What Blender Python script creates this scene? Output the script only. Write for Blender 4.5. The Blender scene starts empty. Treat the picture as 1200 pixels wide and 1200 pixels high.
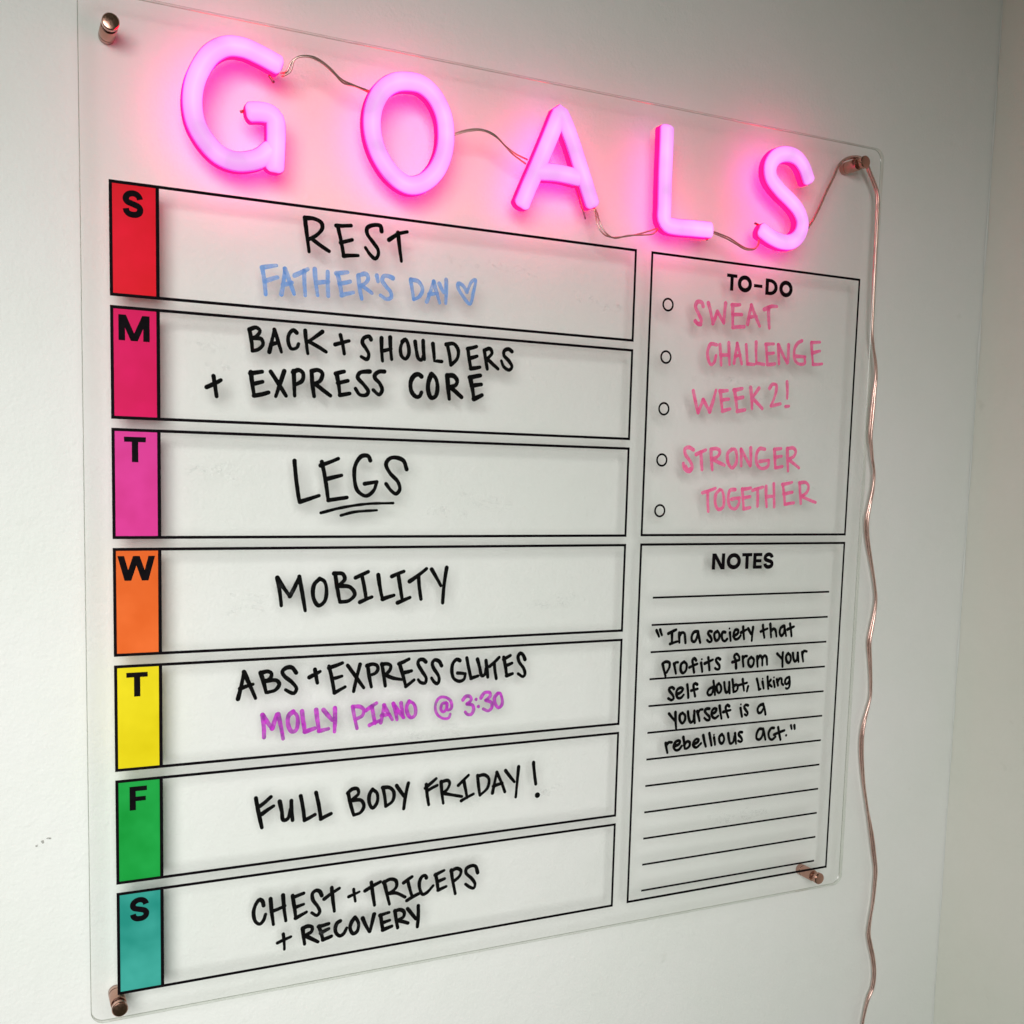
import bpy, math, random
from mathutils import Vector, Matrix

random.seed(7)
S = bpy.context.scene
C = S.collection

# ------------------------------------------------------------------ camera
CAM_LOC = [-0.06642, -0.71251, 0.3374]
CAM_AXES = [[0.899984, 0.020143, -0.435457], [-0.435135, 0.101535, -0.894622], [0.026194, 0.994628, 0.100145]]
CAM_F = 1.0476

cam_data = bpy.data.cameras.new("camera")
cam = bpy.data.objects.new("camera", cam_data)
C.objects.link(cam)
cam.matrix_world = Matrix.Translation(CAM_LOC) @ Matrix(CAM_AXES).to_4x4()
cam_data.sensor_width = 36.0
cam_data.lens = 36.0 * CAM_F
cam_data.shift_y = 76.0 / 1200.0
cam_data.clip_start = 0.01
cam_data.clip_end = 50.0
S.camera = cam

# ------------------------------------------------------------------ world
world = bpy.data.worlds.new("World")
S.world = world
world.use_nodes = True
wn = world.node_tree
bg = wn.nodes["Background"]
bg.inputs["Color"].default_value = (0.84, 1.0, 0.66, 1)
bg.inputs["Strength"].default_value = 0.055

# ------------------------------------------------------------------ lamps
def area(name, loc, target, size, power, color, shape='DISK', size_y=None):
    d = bpy.data.lights.new(name, 'AREA')
    d.shape = shape
    d.size = size
    if size_y:
        d.size_y = size_y
    d.energy = power
    d.color = color
    o = bpy.data.objects.new(name, d)
    C.objects.link(o)
    o.location = loc
    o.rotation_euler = (Vector(target) - Vector(loc)).to_track_quat('-Z', 'Y').to_euler()
    return o

area("room_lamp", (-0.55, -1.05, 0.72), (0.05, 0, 0.25), 0.24, 1.0, (1.0, 0.97, 0.90))
w_ = area("window_light", (-0.37, -1.30, 0.44), (0.09, 0, 0.0), 0.92, 4.2, (0.99, 1.0, 0.972))  # added broad fill lamp, not a window; its beam shapes the wall falloff
w_.data.spread = math.radians(67.5)

S.view_settings.view_transform = 'Standard'
S.view_settings.look = 'None'
S.view_settings.exposure = 0.0
S.view_settings.gamma = 1.0
S.view_settings.use_curve_mapping = False
S.cycles.transparent_max_bounces = 48
S.cycles.max_bounces = 10
S.cycles.glossy_bounces = 5
S.cycles.use_denoising = True

# ------------------------------------------------------------------ materials
def mat(name):
    m = bpy.data.materials.new(name)
    m.use_nodes = True
    nt = m.node_tree
    return m, nt, nt.nodes["Principled BSDF"], nt.nodes["Material Output"]

def srgb(r, g, b):
    f = lambda c: (c / 255.0 / 12.92) if c / 255.0 <= 0.04045 else ((c / 255.0 + 0.055) / 1.055) ** 2.4
    return (f(r), f(g), f(b), 1)

def noise(nt, scale, detail=3.0, rough=0.5, vec=None):
    n = nt.nodes.new("ShaderNodeTexNoise")
    n.inputs["Scale"].default_value = scale
    n.inputs["Detail"].default_value = detail
    n.inputs["Roughness"].default_value = rough
    if vec is not None:
        nt.links.new(vec, n.inputs["Vector"])
    return n

def objcoord(nt):
    return nt.nodes.new("ShaderNodeTexCoord").outputs["Object"]

def ramp(nt, fac, stops):
    r = nt.nodes.new("ShaderNodeValToRGB")
    r.color_ramp.elements[0].position = stops[0][0]
    r.color_ramp.elements[0].color = stops[0][1]
    r.color_ramp.elements[1].position = stops[-1][0]
    r.color_ramp.elements[1].color = stops[-1][1]
    for p, c in stops[1:-1]:
        e = r.color_ramp.elements.new(p)
        e.color = c
    nt.links.new(fac, r.inputs["Fac"])
    return r

def wall_material(name, base):
    m, nt, b, out = mat(name)
    oc = objcoord(nt)
    n = noise(nt, 5.0, 3, 0.6, oc)
    c0 = (base[0] * 0.955, base[1] * 0.975, base[2] * 0.955, 1)
    r = ramp(nt, n.outputs["Fac"], [(0.35, c0), (0.65, base)])
    # small specks and filled dents in the paint
    sp = noise(nt, 55.0, 2, 0.5, oc)
    sr = ramp(nt, sp.outputs["Fac"], [(0.18, (0.93, 0.93, 0.92, 1)), (0.28, (1, 1, 1, 1))])
    mx = nt.nodes.new("ShaderNodeMix"); mx.data_type = 'RGBA'; mx.blend_type = 'MULTIPLY'
    mx.inputs["Factor"].default_value = 1.0
    nt.links.new(r.outputs["Color"], mx.inputs[6]); nt.links.new(sr.outputs["Color"], mx.inputs[7])
    nt.links.new(mx.outputs[2], b.inputs["Base Color"])
    b.inputs["Roughness"].default_value = 0.55
    b.inputs["Specular IOR Level"].default_value = 0.35
    # roller-paint orange peel, broad trowel unevenness, sparse bumps
    n1 = noise(nt, 420.0, 3, 0.55, oc)
    n2 = noise(nt, 38.0, 4, 0.55, oc)
    vo = nt.nodes.new("ShaderNodeTexVoronoi"); vo.inputs["Scale"].default_value = 70.0
    nt.links.new(oc, vo.inputs["Vector"])
    vr = ramp(nt, vo.outputs["Distance"], [(0.0, (1, 1, 1, 1)), (0.16, (0, 0, 0, 1))])
    b1 = nt.nodes.new("ShaderNodeBump"); b1.inputs["Strength"].default_value = 0.5; b1.inputs["Distance"].default_value = 0.0006
    b2 = nt.nodes.new("ShaderNodeBump"); b2.inputs["Strength"].default_value = 0.45; b2.inputs["Distance"].default_value = 0.0022
    b3 = nt.nodes.new("ShaderNodeBump"); b3.inputs["Strength"].default_value = 0.20; b3.inputs["Distance"].default_value = 0.0008
    nt.links.new(n1.outputs["Fac"], b1.inputs["Height"])
    nt.links.new(n2.outputs["Fac"], b2.inputs["Height"])
    nt.links.new(vr.outputs["Color"], b3.inputs["Height"])
    nt.links.new(b1.outputs["Normal"], b2.inputs["Normal"])
    nt.links.new(b2.outputs["Normal"], b3.inputs["Normal"])
    nt.links.new(b3.outputs["Normal"], b.inputs["Normal"])
    return m

M_WALL = wall_material("painted_wall", (0.80, 0.80, 0.785, 1))
M_SIDE = wall_material("painted_side_wall", (0.87, 0.86, 0.80, 1))

def acrylic_material(name, tint, gloss_boost=1.0, rough=0.03):
    m, nt, b, out = mat(name)
    nt.nodes.remove(b)
    tr = nt.nodes.new("ShaderNodeBsdfTransparent"); tr.inputs["Color"].default_value = tint
    gl = nt.nodes.new("ShaderNodeBsdfGlossy"); gl.inputs["Roughness"].default_value = rough
    lw = nt.nodes.new("ShaderNodeLayerWeight"); lw.inputs["Blend"].default_value = 0.5
    pw = nt.nodes.new("ShaderNodeMath"); pw.operation = 'POWER'; pw.inputs[1].default_value = 5.0
    ml = nt.nodes.new("ShaderNodeMath"); ml.operation = 'MULTIPLY_ADD'
    ml.inputs[1].default_value = 0.96 * gloss_boost; ml.inputs[2].default_value = 0.04 * gloss_boost
    mx = nt.nodes.new("ShaderNodeMixShader")
    nt.links.new(lw.outputs["Facing"], pw.inputs[0])
    nt.links.new(pw.outputs[0], ml.inputs[0])
    nt.links.new(ml.outputs[0], mx.inputs[0])
    nt.links.new(tr.outputs[0], mx.inputs[1]); nt.links.new(gl.outputs[0], mx.inputs[2])
    nt.links.new(mx.outputs[0], out.inputs["Surface"])
    return m

M_ACR = acrylic_material("clear_acrylic", (1.0, 1.0, 1.0, 1), 0.7)
M_ACR_BACK = acrylic_material("clear_acrylic_rear", (0.995, 0.997, 0.994, 1), 0.12)
M_ACR_EDGE = acrylic_material("polished_acrylic_edge", (0.86, 0.88, 0.84, 1), 2.0, 0.15)
M_ACR_BEVEL = acrylic_material("acrylic_edge_chamfer", (0.60, 0.62, 0.57, 1), 3.0, 0.2)

def ink_material(name, col, col2, alpha_lo=1.0, alpha_hi=1.0, rough=0.45, scale=220.0, spec=0.14):
    m, nt, b, out = mat(name)
    oc = objcoord(nt)
    n = noise(nt, scale, 3, 0.6, oc)
    r = ramp(nt, n.outputs["Fac"], [(0.35, col), (0.65, col2)])
    nt.links.new(r.outputs["Color"], b.inputs["Base Color"])
    b.inputs["Roughness"].default_value = rough
    b.inputs["Specular IOR Level"].default_value = spec
    if alpha_lo < 1.0:
        n2 = noise(nt, scale * 0.8, 4, 0.65, oc)
        a = ramp(nt, n2.outputs["Fac"], [(0.35, (alpha_lo,) * 3 + (1,)), (0.62, (alpha_hi,) * 3 + (1,))])
        nt.links.new(a.outputs["Color"], b.inputs["Alpha"])
    return m

INK = {
    'black': ink_material("black_marker_ink", (0.002, 0.002, 0.002, 1), (0.006, 0.006, 0.006, 1), rough=0.7, spec=0.03),
    'blue': ink_material("light_blue_marker_ink", srgb(100, 152, 226), srgb(132, 168, 226), 0.62, 0.95),
    'pink': ink_material("pink_marker_ink", (1.0, 0.09, 0.31, 1), (1.0, 0.19, 0.42, 1), 0.75, 0.95),
    'purple': ink_material("purple_marker_ink", srgb(140, 44, 150), srgb(205, 56, 205), 0.8, 0.98),
}
M_PRINT = ink_material("black_print", (0.003, 0.002, 0.003, 1), (0.006, 0.004, 0.006, 1), rough=0.6, spec=0.04)

def strip_material(name, c, c2):
    m, nt, b, out = mat(name)
    oc = objcoord(nt)
    n = noise(nt, 26.0, 3, 0.55, oc)
    r = ramp(nt, n.outputs["Fac"], [(0.35, c), (0.68, c2)])
    nt.links.new(r.outputs["Color"], b.inputs["Base Color"])
    b.inputs["Roughness"].default_value = 0.42
    b.inputs["Specular IOR Level"].default_value = 0.15
    return m

STRIPS = [
    ("red", (0.92, 0.0, 0.012, 1), (1.0, 0.0, 0.03, 1)),
    ("crimson", (0.86, 0.0, 0.12, 1), (0.93, 0.002, 0.16, 1)),
    ("hot pink", srgb(236, 56, 156), srgb(244, 68, 172)),
    ("orange", srgb(246, 104, 28), srgb(250, 116, 48)),
    ("yellow", srgb(242, 220, 8), srgb(248, 228, 28)),
    ("green", srgb(14, 160, 58), srgb(36, 176, 78)),
    ("teal", srgb(40, 154, 140), srgb(70, 178, 166)),
]

def metal_material():
    m, nt, b, out = mat("rose_gold_metal")
    oc = objcoord(nt)
    n = noise(nt, 900.0, 2, 0.5, oc)
    r = ramp(nt, n.outputs["Fac"], [(0.3, (0.16, 0.16, 0.16, 1)), (0.7, (0.26, 0.26, 0.26, 1))])
    nt.links.new(r.outputs["Color"], b.inputs["Roughness"])
    b.inputs["Base Color"].default_value = (0.48, 0.27, 0.21, 1)
    b.inputs["Metallic"].default_value = 1.0
    return m
M_METAL = metal_material()

def cable_material(name, col, rough=0.28):
    m, nt, b, out = mat(name)
    oc = objcoord(nt)
    n = noise(nt, 160.0, 2, 0.5, oc)
    r = ramp(nt, n.outputs["Fac"], [(0.3, tuple(v * 0.75 for v in col[:3]) + (1,)), (0.7, col)])
    nt.links.new(r.outputs["Color"], b.inputs["Base Color"])
    b.inputs["Metallic"].default_value = 0.75
    b.inputs["Roughness"].default_value = rough
    b.inputs["Coat Weight"].default_value = 1.0
    b.inputs["Coat Roughness"].default_value = 0.07
    return m
M_CABLE = cable_material("clear_jacket_over_copper", (0.76, 0.49, 0.43, 1), 0.2)
M_WIRE = cable_material("thin_copper_lead", (0.62, 0.40, 0.36, 1))

def glow_material(name, stops, strength, var):
    """Lit plastic: the colour goes from the middle of the tube to its rim (attribute 'rim', part of the mesh)."""
    m, nt, b, out = mat(name)
    nt.nodes.remove(b)
    at = nt.nodes.new("ShaderNodeAttribute"); at.attribute_name = "rim"
    r = ramp(nt, at.outputs["Fac"], stops)
    n = noise(nt, 55.0, 1, 0.4, objcoord(nt))
    mr = nt.nodes.new("ShaderNodeMapRange")
    mr.inputs["From Min"].default_value = 0.3; mr.inputs["From Max"].default_value = 0.7
    mr.inputs["To Min"].default_value = strength * (1 - var); mr.inputs["To Max"].default_value = strength * (1 + var)
    nt.links.new(n.outputs["Fac"], mr.inputs["Value"])
    em = nt.nodes.new("ShaderNodeEmission")
    nt.links.new(r.outputs["Color"], em.inputs["Color"]); nt.links.new(mr.outputs["Result"], em.inputs["Strength"])
    nt.links.new(em.outputs[0], out.inputs["Surface"])
    return m
M_GLOW = glow_material("lit_pink_diffuser", [(0.0, (1.0, 0.50, 1.0, 1)), (0.55, (1.0, 0.40, 1.0, 1)), (0.78, (1.0, 0.31, 1.0, 1)), (0.90, (0.90, 0.11, 0.78, 1)), (1.0, (0.36, 0.02, 0.25, 1))], 1.08, 0.13)
M_CASE = glow_material("lit_pink_casing", [(0.0, (0.055, 0.001, 0.014, 1)), (0.30, (1.0, 0.0014, 0.032, 1)), (1.0, (1.0, 0.0015, 0.031, 1))], 11.0, 0.12)
M_CASE_BACK = glow_material("lit_casing_back", [(0.0, (1.0, 0.010, 0.50, 1)), (1.0, (1.0, 0.010, 0.50, 1))], 4.5, 0.05)

# ------------------------------------------------------------------ mesh helpers
def make(name, verts, faces, material, parent=None, smooth=False, label=None):
    me = bpy.data.meshes.new(name)
    me.from_pydata([tuple(v) for v in verts], [], faces)
    mats = material if isinstance(material, (list, tuple)) else [material]
    for mm in mats:
        me.materials.append(mm)
    if smooth:
        me.polygons.foreach_set("use_smooth", [True] * len(me.polygons))
    me.update()
    o = bpy.data.objects.new(name, me)
    C.objects.link(o)
    if parent is not None:
        o.parent = parent
        o.matrix_parent_inverse = parent_inverse(parent)
    if label:
        o["label"] = label
    return o

def parent_inverse(p):
    # parts are modelled in world coordinates; only an Empty carries an offset
    return Matrix.Translation(p.location).inverted() if p.parent is None else Matrix.Identity(4)

def empty(name, loc, label, cat, group=None):
    o = bpy.data.objects.new(name, None)
    o.empty_display_size = 0.02
    C.objects.link(o)
    o.location = loc
    o["label"] = label
    o["category"] = cat
    if group:
        o["group"] = group
    return o

def box(x0, x1, y0, y1, z0, z1):
    v = [(x0, y0, z0), (x1, y0, z0), (x1, y1, z0), (x0, y1, z0), (x0, y0, z1), (x1, y0, z1), (x1, y1, z1), (x0, y1, z1)]
    f = [(0, 1, 5, 4), (1, 2, 6, 5), (2, 3, 7, 6), (3, 0, 4, 7), (4, 5, 6, 7), (3, 2, 1, 0)]
    return v, f

def catmull(pts, step=1.2, closed=False):
    """pts: tuples of any dimension; returns resampled smooth curve (same unit, step in mm)."""
    P = [Vector(p) for p in pts]
    n = len(P)
    out = []
    segs = n if closed else n - 1
    for i in range(segs):
        p1, p2 = P[i], P[(i + 1) % n]
        p0 = P[(i - 1) % n] if (closed or i > 0) else p1 + (p1 - p2)
        p3 = P[(i + 2) % n] if (closed or i + 2 < n) else p2 + (p2 - p1)
        k = max(2, int((p2 - p1).length / step + 0.5))
        # centripetal
        def tj(ti, a, b):
            return ti + max((b - a).length, 1e-6) ** 0.5
        t0 = 0.0; t1 = tj(t0, p0, p1); t2 = tj(t1, p1, p2); t3 = tj(t2, p2, p3)
        for j in range(k):
            t = t1 + (t2 - t1) * j / k
            A1 = p0 * ((t1 - t) / (t1 - t0)) + p1 * ((t - t0) / (t1 - t0))
            A2 = p1 * ((t2 - t) / (t2 - t1)) + p2 * ((t - t1) / (t2 - t1))
            A3 = p2 * ((t3 - t) / (t3 - t2)) + p3 * ((t - t2) / (t3 - t2))
            B1 = A1 * ((t2 - t) / (t2 - t0)) + A2 * ((t - t0) / (t2 - t0))
            B2 = A2 * ((t3 - t) / (t3 - t1)) + A3 * ((t - t1) / (t3 - t1))
            out.append(B1 * ((t2 - t) / (t2 - t1)) + B2 * ((t - t1) / (t2 - t1)))
    if not closed:
        out.append(P[-1])
    return out

def linear(pts, step=2.0):
    P = [Vector(p) for p in pts]
    out = []
    for a, b in zip(P, P[1:]):
        k = max(1, int((b - a).length / step + 0.5))
        for j in range(k):
            out.append(a.lerp(b, j / k))
    out.append(P[-1])
    return out

YF = -0.022          # front face of the acrylic sheet
class Ink:
    """Collects flat ink strokes (mm) that lie on the front of the sheet; every stroke sits a hair above the last."""
    def __init__(self, y):
        self.v = []; self.f = []; self.y = y
    def _p(self, x, z, y):
        self.v.append((x / 1000.0, y, z / 1000.0)); return len(self.v) - 1
    def quad(self, pts):
        self.y -= 4e-6
        i = [self._p(x, z, self.y) for x, z in pts]
        self.f.append(tuple(i))
    def disc(self, x, z, r, n=14):
        self.y -= 4e-6
        i = [self._p(x + r * math.cos(2 * math.pi * k / n) * random.uniform(.94, 1.06), z + r * math.sin(2 * math.pi * k / n), self.y) for k in range(n)]
        self.f.append(tuple(i))
    def ribbon(self, P, wd, rnd=True, hand=True, closed=False):
        self.y -= 6e-6
        n = len(P)
        ph = random.uniform(0, 6.28); y = self.y
        prev = None; first = None
        for i in range(n):
            a = P[(i - 1) % n] if closed else P[max(i - 1, 0)]
            b = P[(i + 1) % n] if closed else P[min(i + 1, n - 1)]
            d = (b - a)
            d = d.normalized() if d.length > 1e-6 else Vector((1, 0))
            nn = Vector((-d.y, d.x))
            h = wd / 2
            if hand:
                t = i / max(1, n - 1)
                h *= 1.06 - 0.20 * t + 0.06 * math.sin(ph + i * 0.55) + random.uniform(-.025, .025)
            l = P[i] + nn * h; r = P[i] - nn * h
            cur = (self._p(l.x, l.y, y), self._p(r.x, r.y, y))
            if prev:
                self.f.append((prev[0], prev[1], cur[1], cur[0]))
            else:
                first = cur
                if rnd and not closed:
                    c = [cur[0]]
                    for k in range(1, 6):
                        an = math.pi * k / 6
                        q = P[0] + nn * h * math.cos(an) - d * h * math.sin(an)
                        c.append(self._p(q.x, q.y, y))
                    c.append(cur[1]); self.f.append(tuple(c))
            prev = cur
            if i == n - 1 and rnd and not closed:
                c = [cur[1]]
                for k in range(1, 6):
                    an = math.pi * k / 6
                    q = P[-1] - nn * h * math.cos(an) + d * h * math.sin(an)
                    c.append(self._p(q.x, q.y, y))
                c.append(cur[0]); self.f.append(tuple(c))
            y -= 1.5e-6
        if closed:
            # bring the last pair back to the first (level step is invisible)
            self.f.append((prev[0], prev[1], first[1], first[0]))
        self.y = y
    def build(self, name, material, parent, label=None):
        return make(name, self.v, self.f, material, parent, label=label)

WORDS = [('the word REST', 'black', 2.0,
  [('-', [(116.5, 492.8), (119.4, 471.9)], 0), ('~', [(116.5, 492.5), (122.3, 492.8), (127.3, 490.8), (127.9, 487.5), (124.4, 482.9), (118.5, 479.1)], 0),
   ('-', [(121.0, 480.3), (132.5, 473.6)], 0), ('-', [(138.0, 490.3), (142.2, 472.0)], 0), ('-', [(137.0, 490.2), (147.0, 491.4)], 0),
   ('-', [(140.0, 479.8), (147.8, 482.5)], 0), ('-', [(142.2, 471.7), (151.9, 473.0)], 0),
   ('~',
    [(167.7, 490.2), (166.8, 493.5), (162.1, 493.5), (157.8, 491.1), (157.8, 487.7), (162.3, 482.1), (165.3, 478.3), (165.6, 474.9), (163.6, 472.2), (160.2, 474.3),
     (156.8, 478.5)],
    0),
   ('-', [(179.1, 490.6), (181.7, 472.5)], 0), ('-', [(172.8, 485.3), (179.1, 490.1), (185.5, 491.9)], 0)]),
 ("the word FATHER'S", 'blue', 2.5,
  [('-', [(89.5, 458.9), (91.8, 442.7)], 0), ('-', [(89.5, 458.9), (98.5, 461.1)], 0), ('-', [(91.4, 450.8), (99.2, 453.9)], 0),
   ('-', [(101.7, 443.6), (103.9, 459.7)], 0), ('-', [(103.9, 459.7), (109.9, 444.6)], 0), ('-', [(102.6, 449.6), (108.5, 451.5)], 0),
   ('-', [(116.3, 459.6), (117.1, 444.4)], 0), ('-', [(110.1, 456.1), (118.6, 460.9)], 0), ('-', [(123.2, 461.4), (125.2, 445.1)], 0),
   ('-', [(131.7, 460.5), (132.2, 445.3)], 0), ('-', [(124.0, 453.0), (132.1, 454.5)], 0), ('-', [(138.3, 459.8), (141.0, 446.6)], 0),
   ('-', [(137.3, 460.2), (144.9, 461.6)], 0), ('-', [(139.5, 453.9), (146.7, 455.9)], 0), ('-', [(141.0, 446.6), (148.9, 449.1)], 0),
   ('-', [(152.1, 460.3), (154.7, 445.5)], 0), ('~', [(152.1, 460.3), (157.4, 461.8), (158.9, 459.2), (156.8, 455.6), (153.2, 453.8)], 0),
   ('-', [(154.6, 454.0), (161.6, 449.8)], 0), ('-', [(164.8, 461.5), (165.6, 457.8)], 0),
   ('~', [(175.9, 460.9), (172.9, 461.9), (169.6, 461.6), (168.5, 458.7), (170.8, 455.5), (174.5, 451.7), (174.9, 448.3), (171.6, 447.0), (167.5, 449.0)], 0)]),
 ('the word DAY', 'blue', 2.4,
  [('-', [(188.6, 461.1), (190.8, 448.8)], 0), ('~', [(188.6, 461.4), (194.0, 460.5), (197.1, 455.9), (194.9, 450.8), (190.8, 448.4)], 0),
   ('-', [(200.3, 447.8), (205.0, 461.6)], 0), ('-', [(205.0, 461.6), (209.6, 447.9)], 0), ('-', [(201.8, 452.9), (207.9, 454.1)], 0),
   ('-', [(209.0, 460.6), (212.3, 455.0)], 0), ('-', [(214.0, 463.6), (214.0, 448.0)], 0)]),
 ('heart outline', 'blue', 2.2,
  [('~', [(229.5, 456.9), (226.6, 460.9), (223.1, 462.2), (222.7, 459.8), (226.8, 453.7), (232.0, 449.2), (234.3, 457.3), (235.7, 465.8), (232.9, 464.3), (229.5, 456.9)],
    0)]),
 ('the word BACK', 'black', 1.9,
  [('-', [(81.6, 420.1), (83.5, 407.7)], 0), ('~', [(81.6, 420.1), (85.8, 421.7), (88.3, 419.9), (85.9, 416.1), (83.5, 415.0)], 0),
   ('~', [(83.5, 415.0), (89.2, 414.7), (90.2, 411.5), (87.2, 408.2), (83.5, 407.0)], 0), ('-', [(94.2, 407.1), (97.3, 421.3)], 0),
   ('-', [(97.3, 421.3), (101.9, 407.6)], 0), ('-', [(95.3, 411.9), (100.1, 413.5)], 0),
   ('~', [(111.7, 420.4), (109.6, 421.9), (106.9, 419.4), (106.2, 414.7), (108.3, 410.1), (111.8, 411.0), (112.9, 413.5)], 0), ('-', [(117.2, 422.2), (119.0, 407.8)], 0),
   ('-', [(128.5, 422.4), (118.7, 414.9)], 0), ('-', [(119.4, 415.6), (131.1, 409.7)], 0)]),
 ('plus sign', 'black', 1.9, [('-', [(140.6, 421.3), (143.3, 409.4)], 0), ('-', [(137.1, 414.9), (146.4, 417.9)], 0)]),
 ('the word SHOULDERS', 'black', 2.0,
  [('~', [(161.4, 419.9), (160.2, 421.8), (156.5, 420.5), (155.5, 417.6), (158.1, 413.7), (160.0, 410.3), (158.9, 406.8), (154.8, 408.3)], 0),
   ('-', [(168.7, 421.4), (169.6, 406.5)], 0), ('-', [(174.7, 422.3), (176.0, 407.9)], 0), ('-', [(169.5, 413.1), (175.4, 414.9)], 0),
   ('~', [(183.3, 420.1), (185.5, 421.7), (187.4, 418.6), (188.0, 412.3), (185.8, 408.9), (183.0, 410.5), (182.0, 415.4), (183.3, 420.1)], 0),
   ('~', [(192.4, 420.8), (193.3, 415.5), (194.9, 409.9), (197.2, 408.9), (198.7, 413.0)], 0), ('-', [(198.1, 421.8), (199.2, 409.5)], 0),
   ('-', [(205.2, 420.3), (206.5, 409.0), (212.0, 408.9)], 0), ('-', [(215.7, 420.6), (218.6, 407.2)], 0),
   ('~', [(214.9, 420.6), (220.4, 421.4), (223.8, 417.6), (223.3, 411.8), (218.6, 406.9)], 0), ('-', [(231.1, 418.9), (233.5, 406.0)], 0),
   ('-', [(230.8, 418.8), (237.5, 420.8)], 0), ('-', [(232.5, 412.4), (238.1, 414.3)], 0), ('-', [(233.5, 405.5), (240.4, 406.9)], 0),
   ('-', [(243.4, 418.7), (246.0, 406.0)], 0), ('~', [(243.4, 418.7), (247.7, 420.1), (249.4, 417.3), (246.3, 413.4)], 0), ('-', [(245.4, 413.3), (254.2, 406.6)], 0),
   ('~', [(264.7, 419.3), (262.0, 420.8), (258.7, 419.4), (258.5, 416.4), (262.8, 412.3), (265.0, 408.7), (262.9, 406.4), (258.7, 408.3), (256.6, 412.3)], 0)]),
 ('plus sign', 'black', 2.0, [('-', [(59.5, 390.0), (61.4, 377.6)], 0), ('-', [(55.3, 382.9), (64.0, 387.7)], 0)]),
 ('the word EXPRESS', 'black', 2.1,
  [('-', [(82.6, 393.7), (84.6, 379.6)], 0), ('-', [(82.2, 393.0), (89.7, 394.5)], 0), ('-', [(83.5, 386.4), (90.0, 388.2)], 0), ('-', [(84.6, 379.2), (93.8, 381.7)], 0),
   ('-', [(95.1, 394.9), (105.0, 380.2)], 0), ('-', [(103.8, 395.7), (98.4, 379.5)], 0), ('-', [(109.8, 396.1), (110.6, 380.5)], 0),
   ('~', [(109.4, 395.4), (113.2, 397.0), (116.0, 395.1), (115.4, 390.3), (110.5, 387.3)], 0), ('-', [(121.6, 396.8), (123.4, 380.8)], 0),
   ('~', [(121.6, 396.8), (125.8, 397.8), (128.7, 395.9), (127.3, 391.0), (123.1, 388.7)], 0), ('-', [(123.8, 389.0), (134.2, 381.8)], 0),
   ('-', [(138.4, 395.4), (140.5, 382.5)], 0), ('-', [(137.5, 396.2), (143.3, 397.9)], 0), ('-', [(139.0, 390.3), (145.9, 392.1)], 0),
   ('-', [(140.5, 382.5), (147.2, 383.9)], 0),
   ('~', [(160.8, 399.0), (158.3, 398.8), (153.9, 397.7), (152.5, 394.8), (156.9, 390.0), (159.9, 385.9), (158.5, 383.5), (154.1, 383.5), (151.1, 387.3)], 0),
   ('~', [(170.9, 399.6), (167.6, 399.4), (164.6, 397.4), (164.2, 395.3), (168.0, 391.3), (169.5, 387.2), (167.4, 384.2), (163.3, 387.1)], 0)]),
 ('the word CORE', 'black', 2.4,
  [('~', [(197.4, 398.0), (195.4, 399.3), (192.4, 398.4), (189.8, 394.0), (190.4, 387.6), (193.8, 384.2), (196.2, 384.6), (197.6, 387.3)], 0),
   ('~', [(204.4, 399.8), (202.6, 394.7), (202.4, 389.0), (204.7, 384.1), (207.8, 385.2), (209.2, 390.8), (207.9, 397.2), (204.7, 400.3)], 0),
   ('-', [(216.1, 399.8), (218.0, 384.0)], 0), ('~', [(216.1, 399.8), (220.9, 399.8), (223.6, 396.7), (222.6, 393.7), (217.9, 392.0)], 0),
   ('-', [(218.7, 392.0), (227.1, 385.7)], 0), ('-', [(233.2, 399.4), (236.4, 385.0)], 0), ('-', [(232.8, 399.4), (240.9, 401.3)], 0),
   ('-', [(234.6, 393.7), (241.8, 395.2)], 0), ('-', [(236.4, 385.0), (242.5, 387.9)], 0)]),
 ('the word LEGS', 'black', 2.1,
  [('-', [(110.8, 338.9), (114.2, 312.4)], 0), ('-', [(114.5, 312.4), (127.2, 316.6)], 0), ('-', [(128.9, 338.7), (133.4, 313.6)], 0),
   ('-', [(128.1, 336.3), (140.0, 341.1)], 0), ('-', [(132.2, 327.6), (142.3, 330.2)], 0), ('-', [(133.4, 313.6), (146.1, 315.6)], 0),
   ('~', [(162.0, 340.5), (160.5, 343.3), (156.0, 343.2), (151.7, 337.2), (151.1, 328.7), (153.4, 320.2), (159.3, 316.8), (164.5, 320.4), (166.7, 326.4)], 0),
   ('-', [(158.2, 324.9), (166.7, 326.4)], 0),
   ('~',
    [(187.8, 335.2), (185.4, 340.9), (180.0, 342.9), (175.5, 342.1), (173.0, 338.4), (175.6, 332.8), (181.8, 326.4), (183.0, 321.4), (180.4, 318.5), (176.9, 320.6),
     (173.2, 325.1)],
    0)]),
 ('long underline stroke', 'black', 1.5, [('~', [(128.5, 305.3), (142.5, 308.8), (160.2, 311.5), (178.5, 312.2)], 0)]),
 ('short underline stroke', 'black', 1.5, [('~', [(142.2, 303.7), (151.3, 306.0), (167.1, 307.3)], 0)]),
 ('the word MOBILITY', 'black', 2.1,
  [('-', [(100.0, 262.7), (102.6, 244.7)], 0), ('-', [(100.0, 263.0), (108.2, 250.6)], 0), ('-', [(108.2, 250.6), (114.4, 263.1)], 0),
   ('-', [(114.4, 263.5), (118.5, 240.8)], 0),
   ('~', [(128.1, 261.8), (124.4, 257.9), (123.9, 249.4), (127.4, 243.9), (131.4, 246.4), (132.8, 253.5), (131.3, 259.9), (128.1, 261.8)], 0),
   ('-', [(138.6, 264.8), (142.0, 246.0)], 0), ('~', [(137.8, 265.1), (143.7, 264.7), (145.2, 261.1), (140.8, 256.8)], 0),
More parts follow.
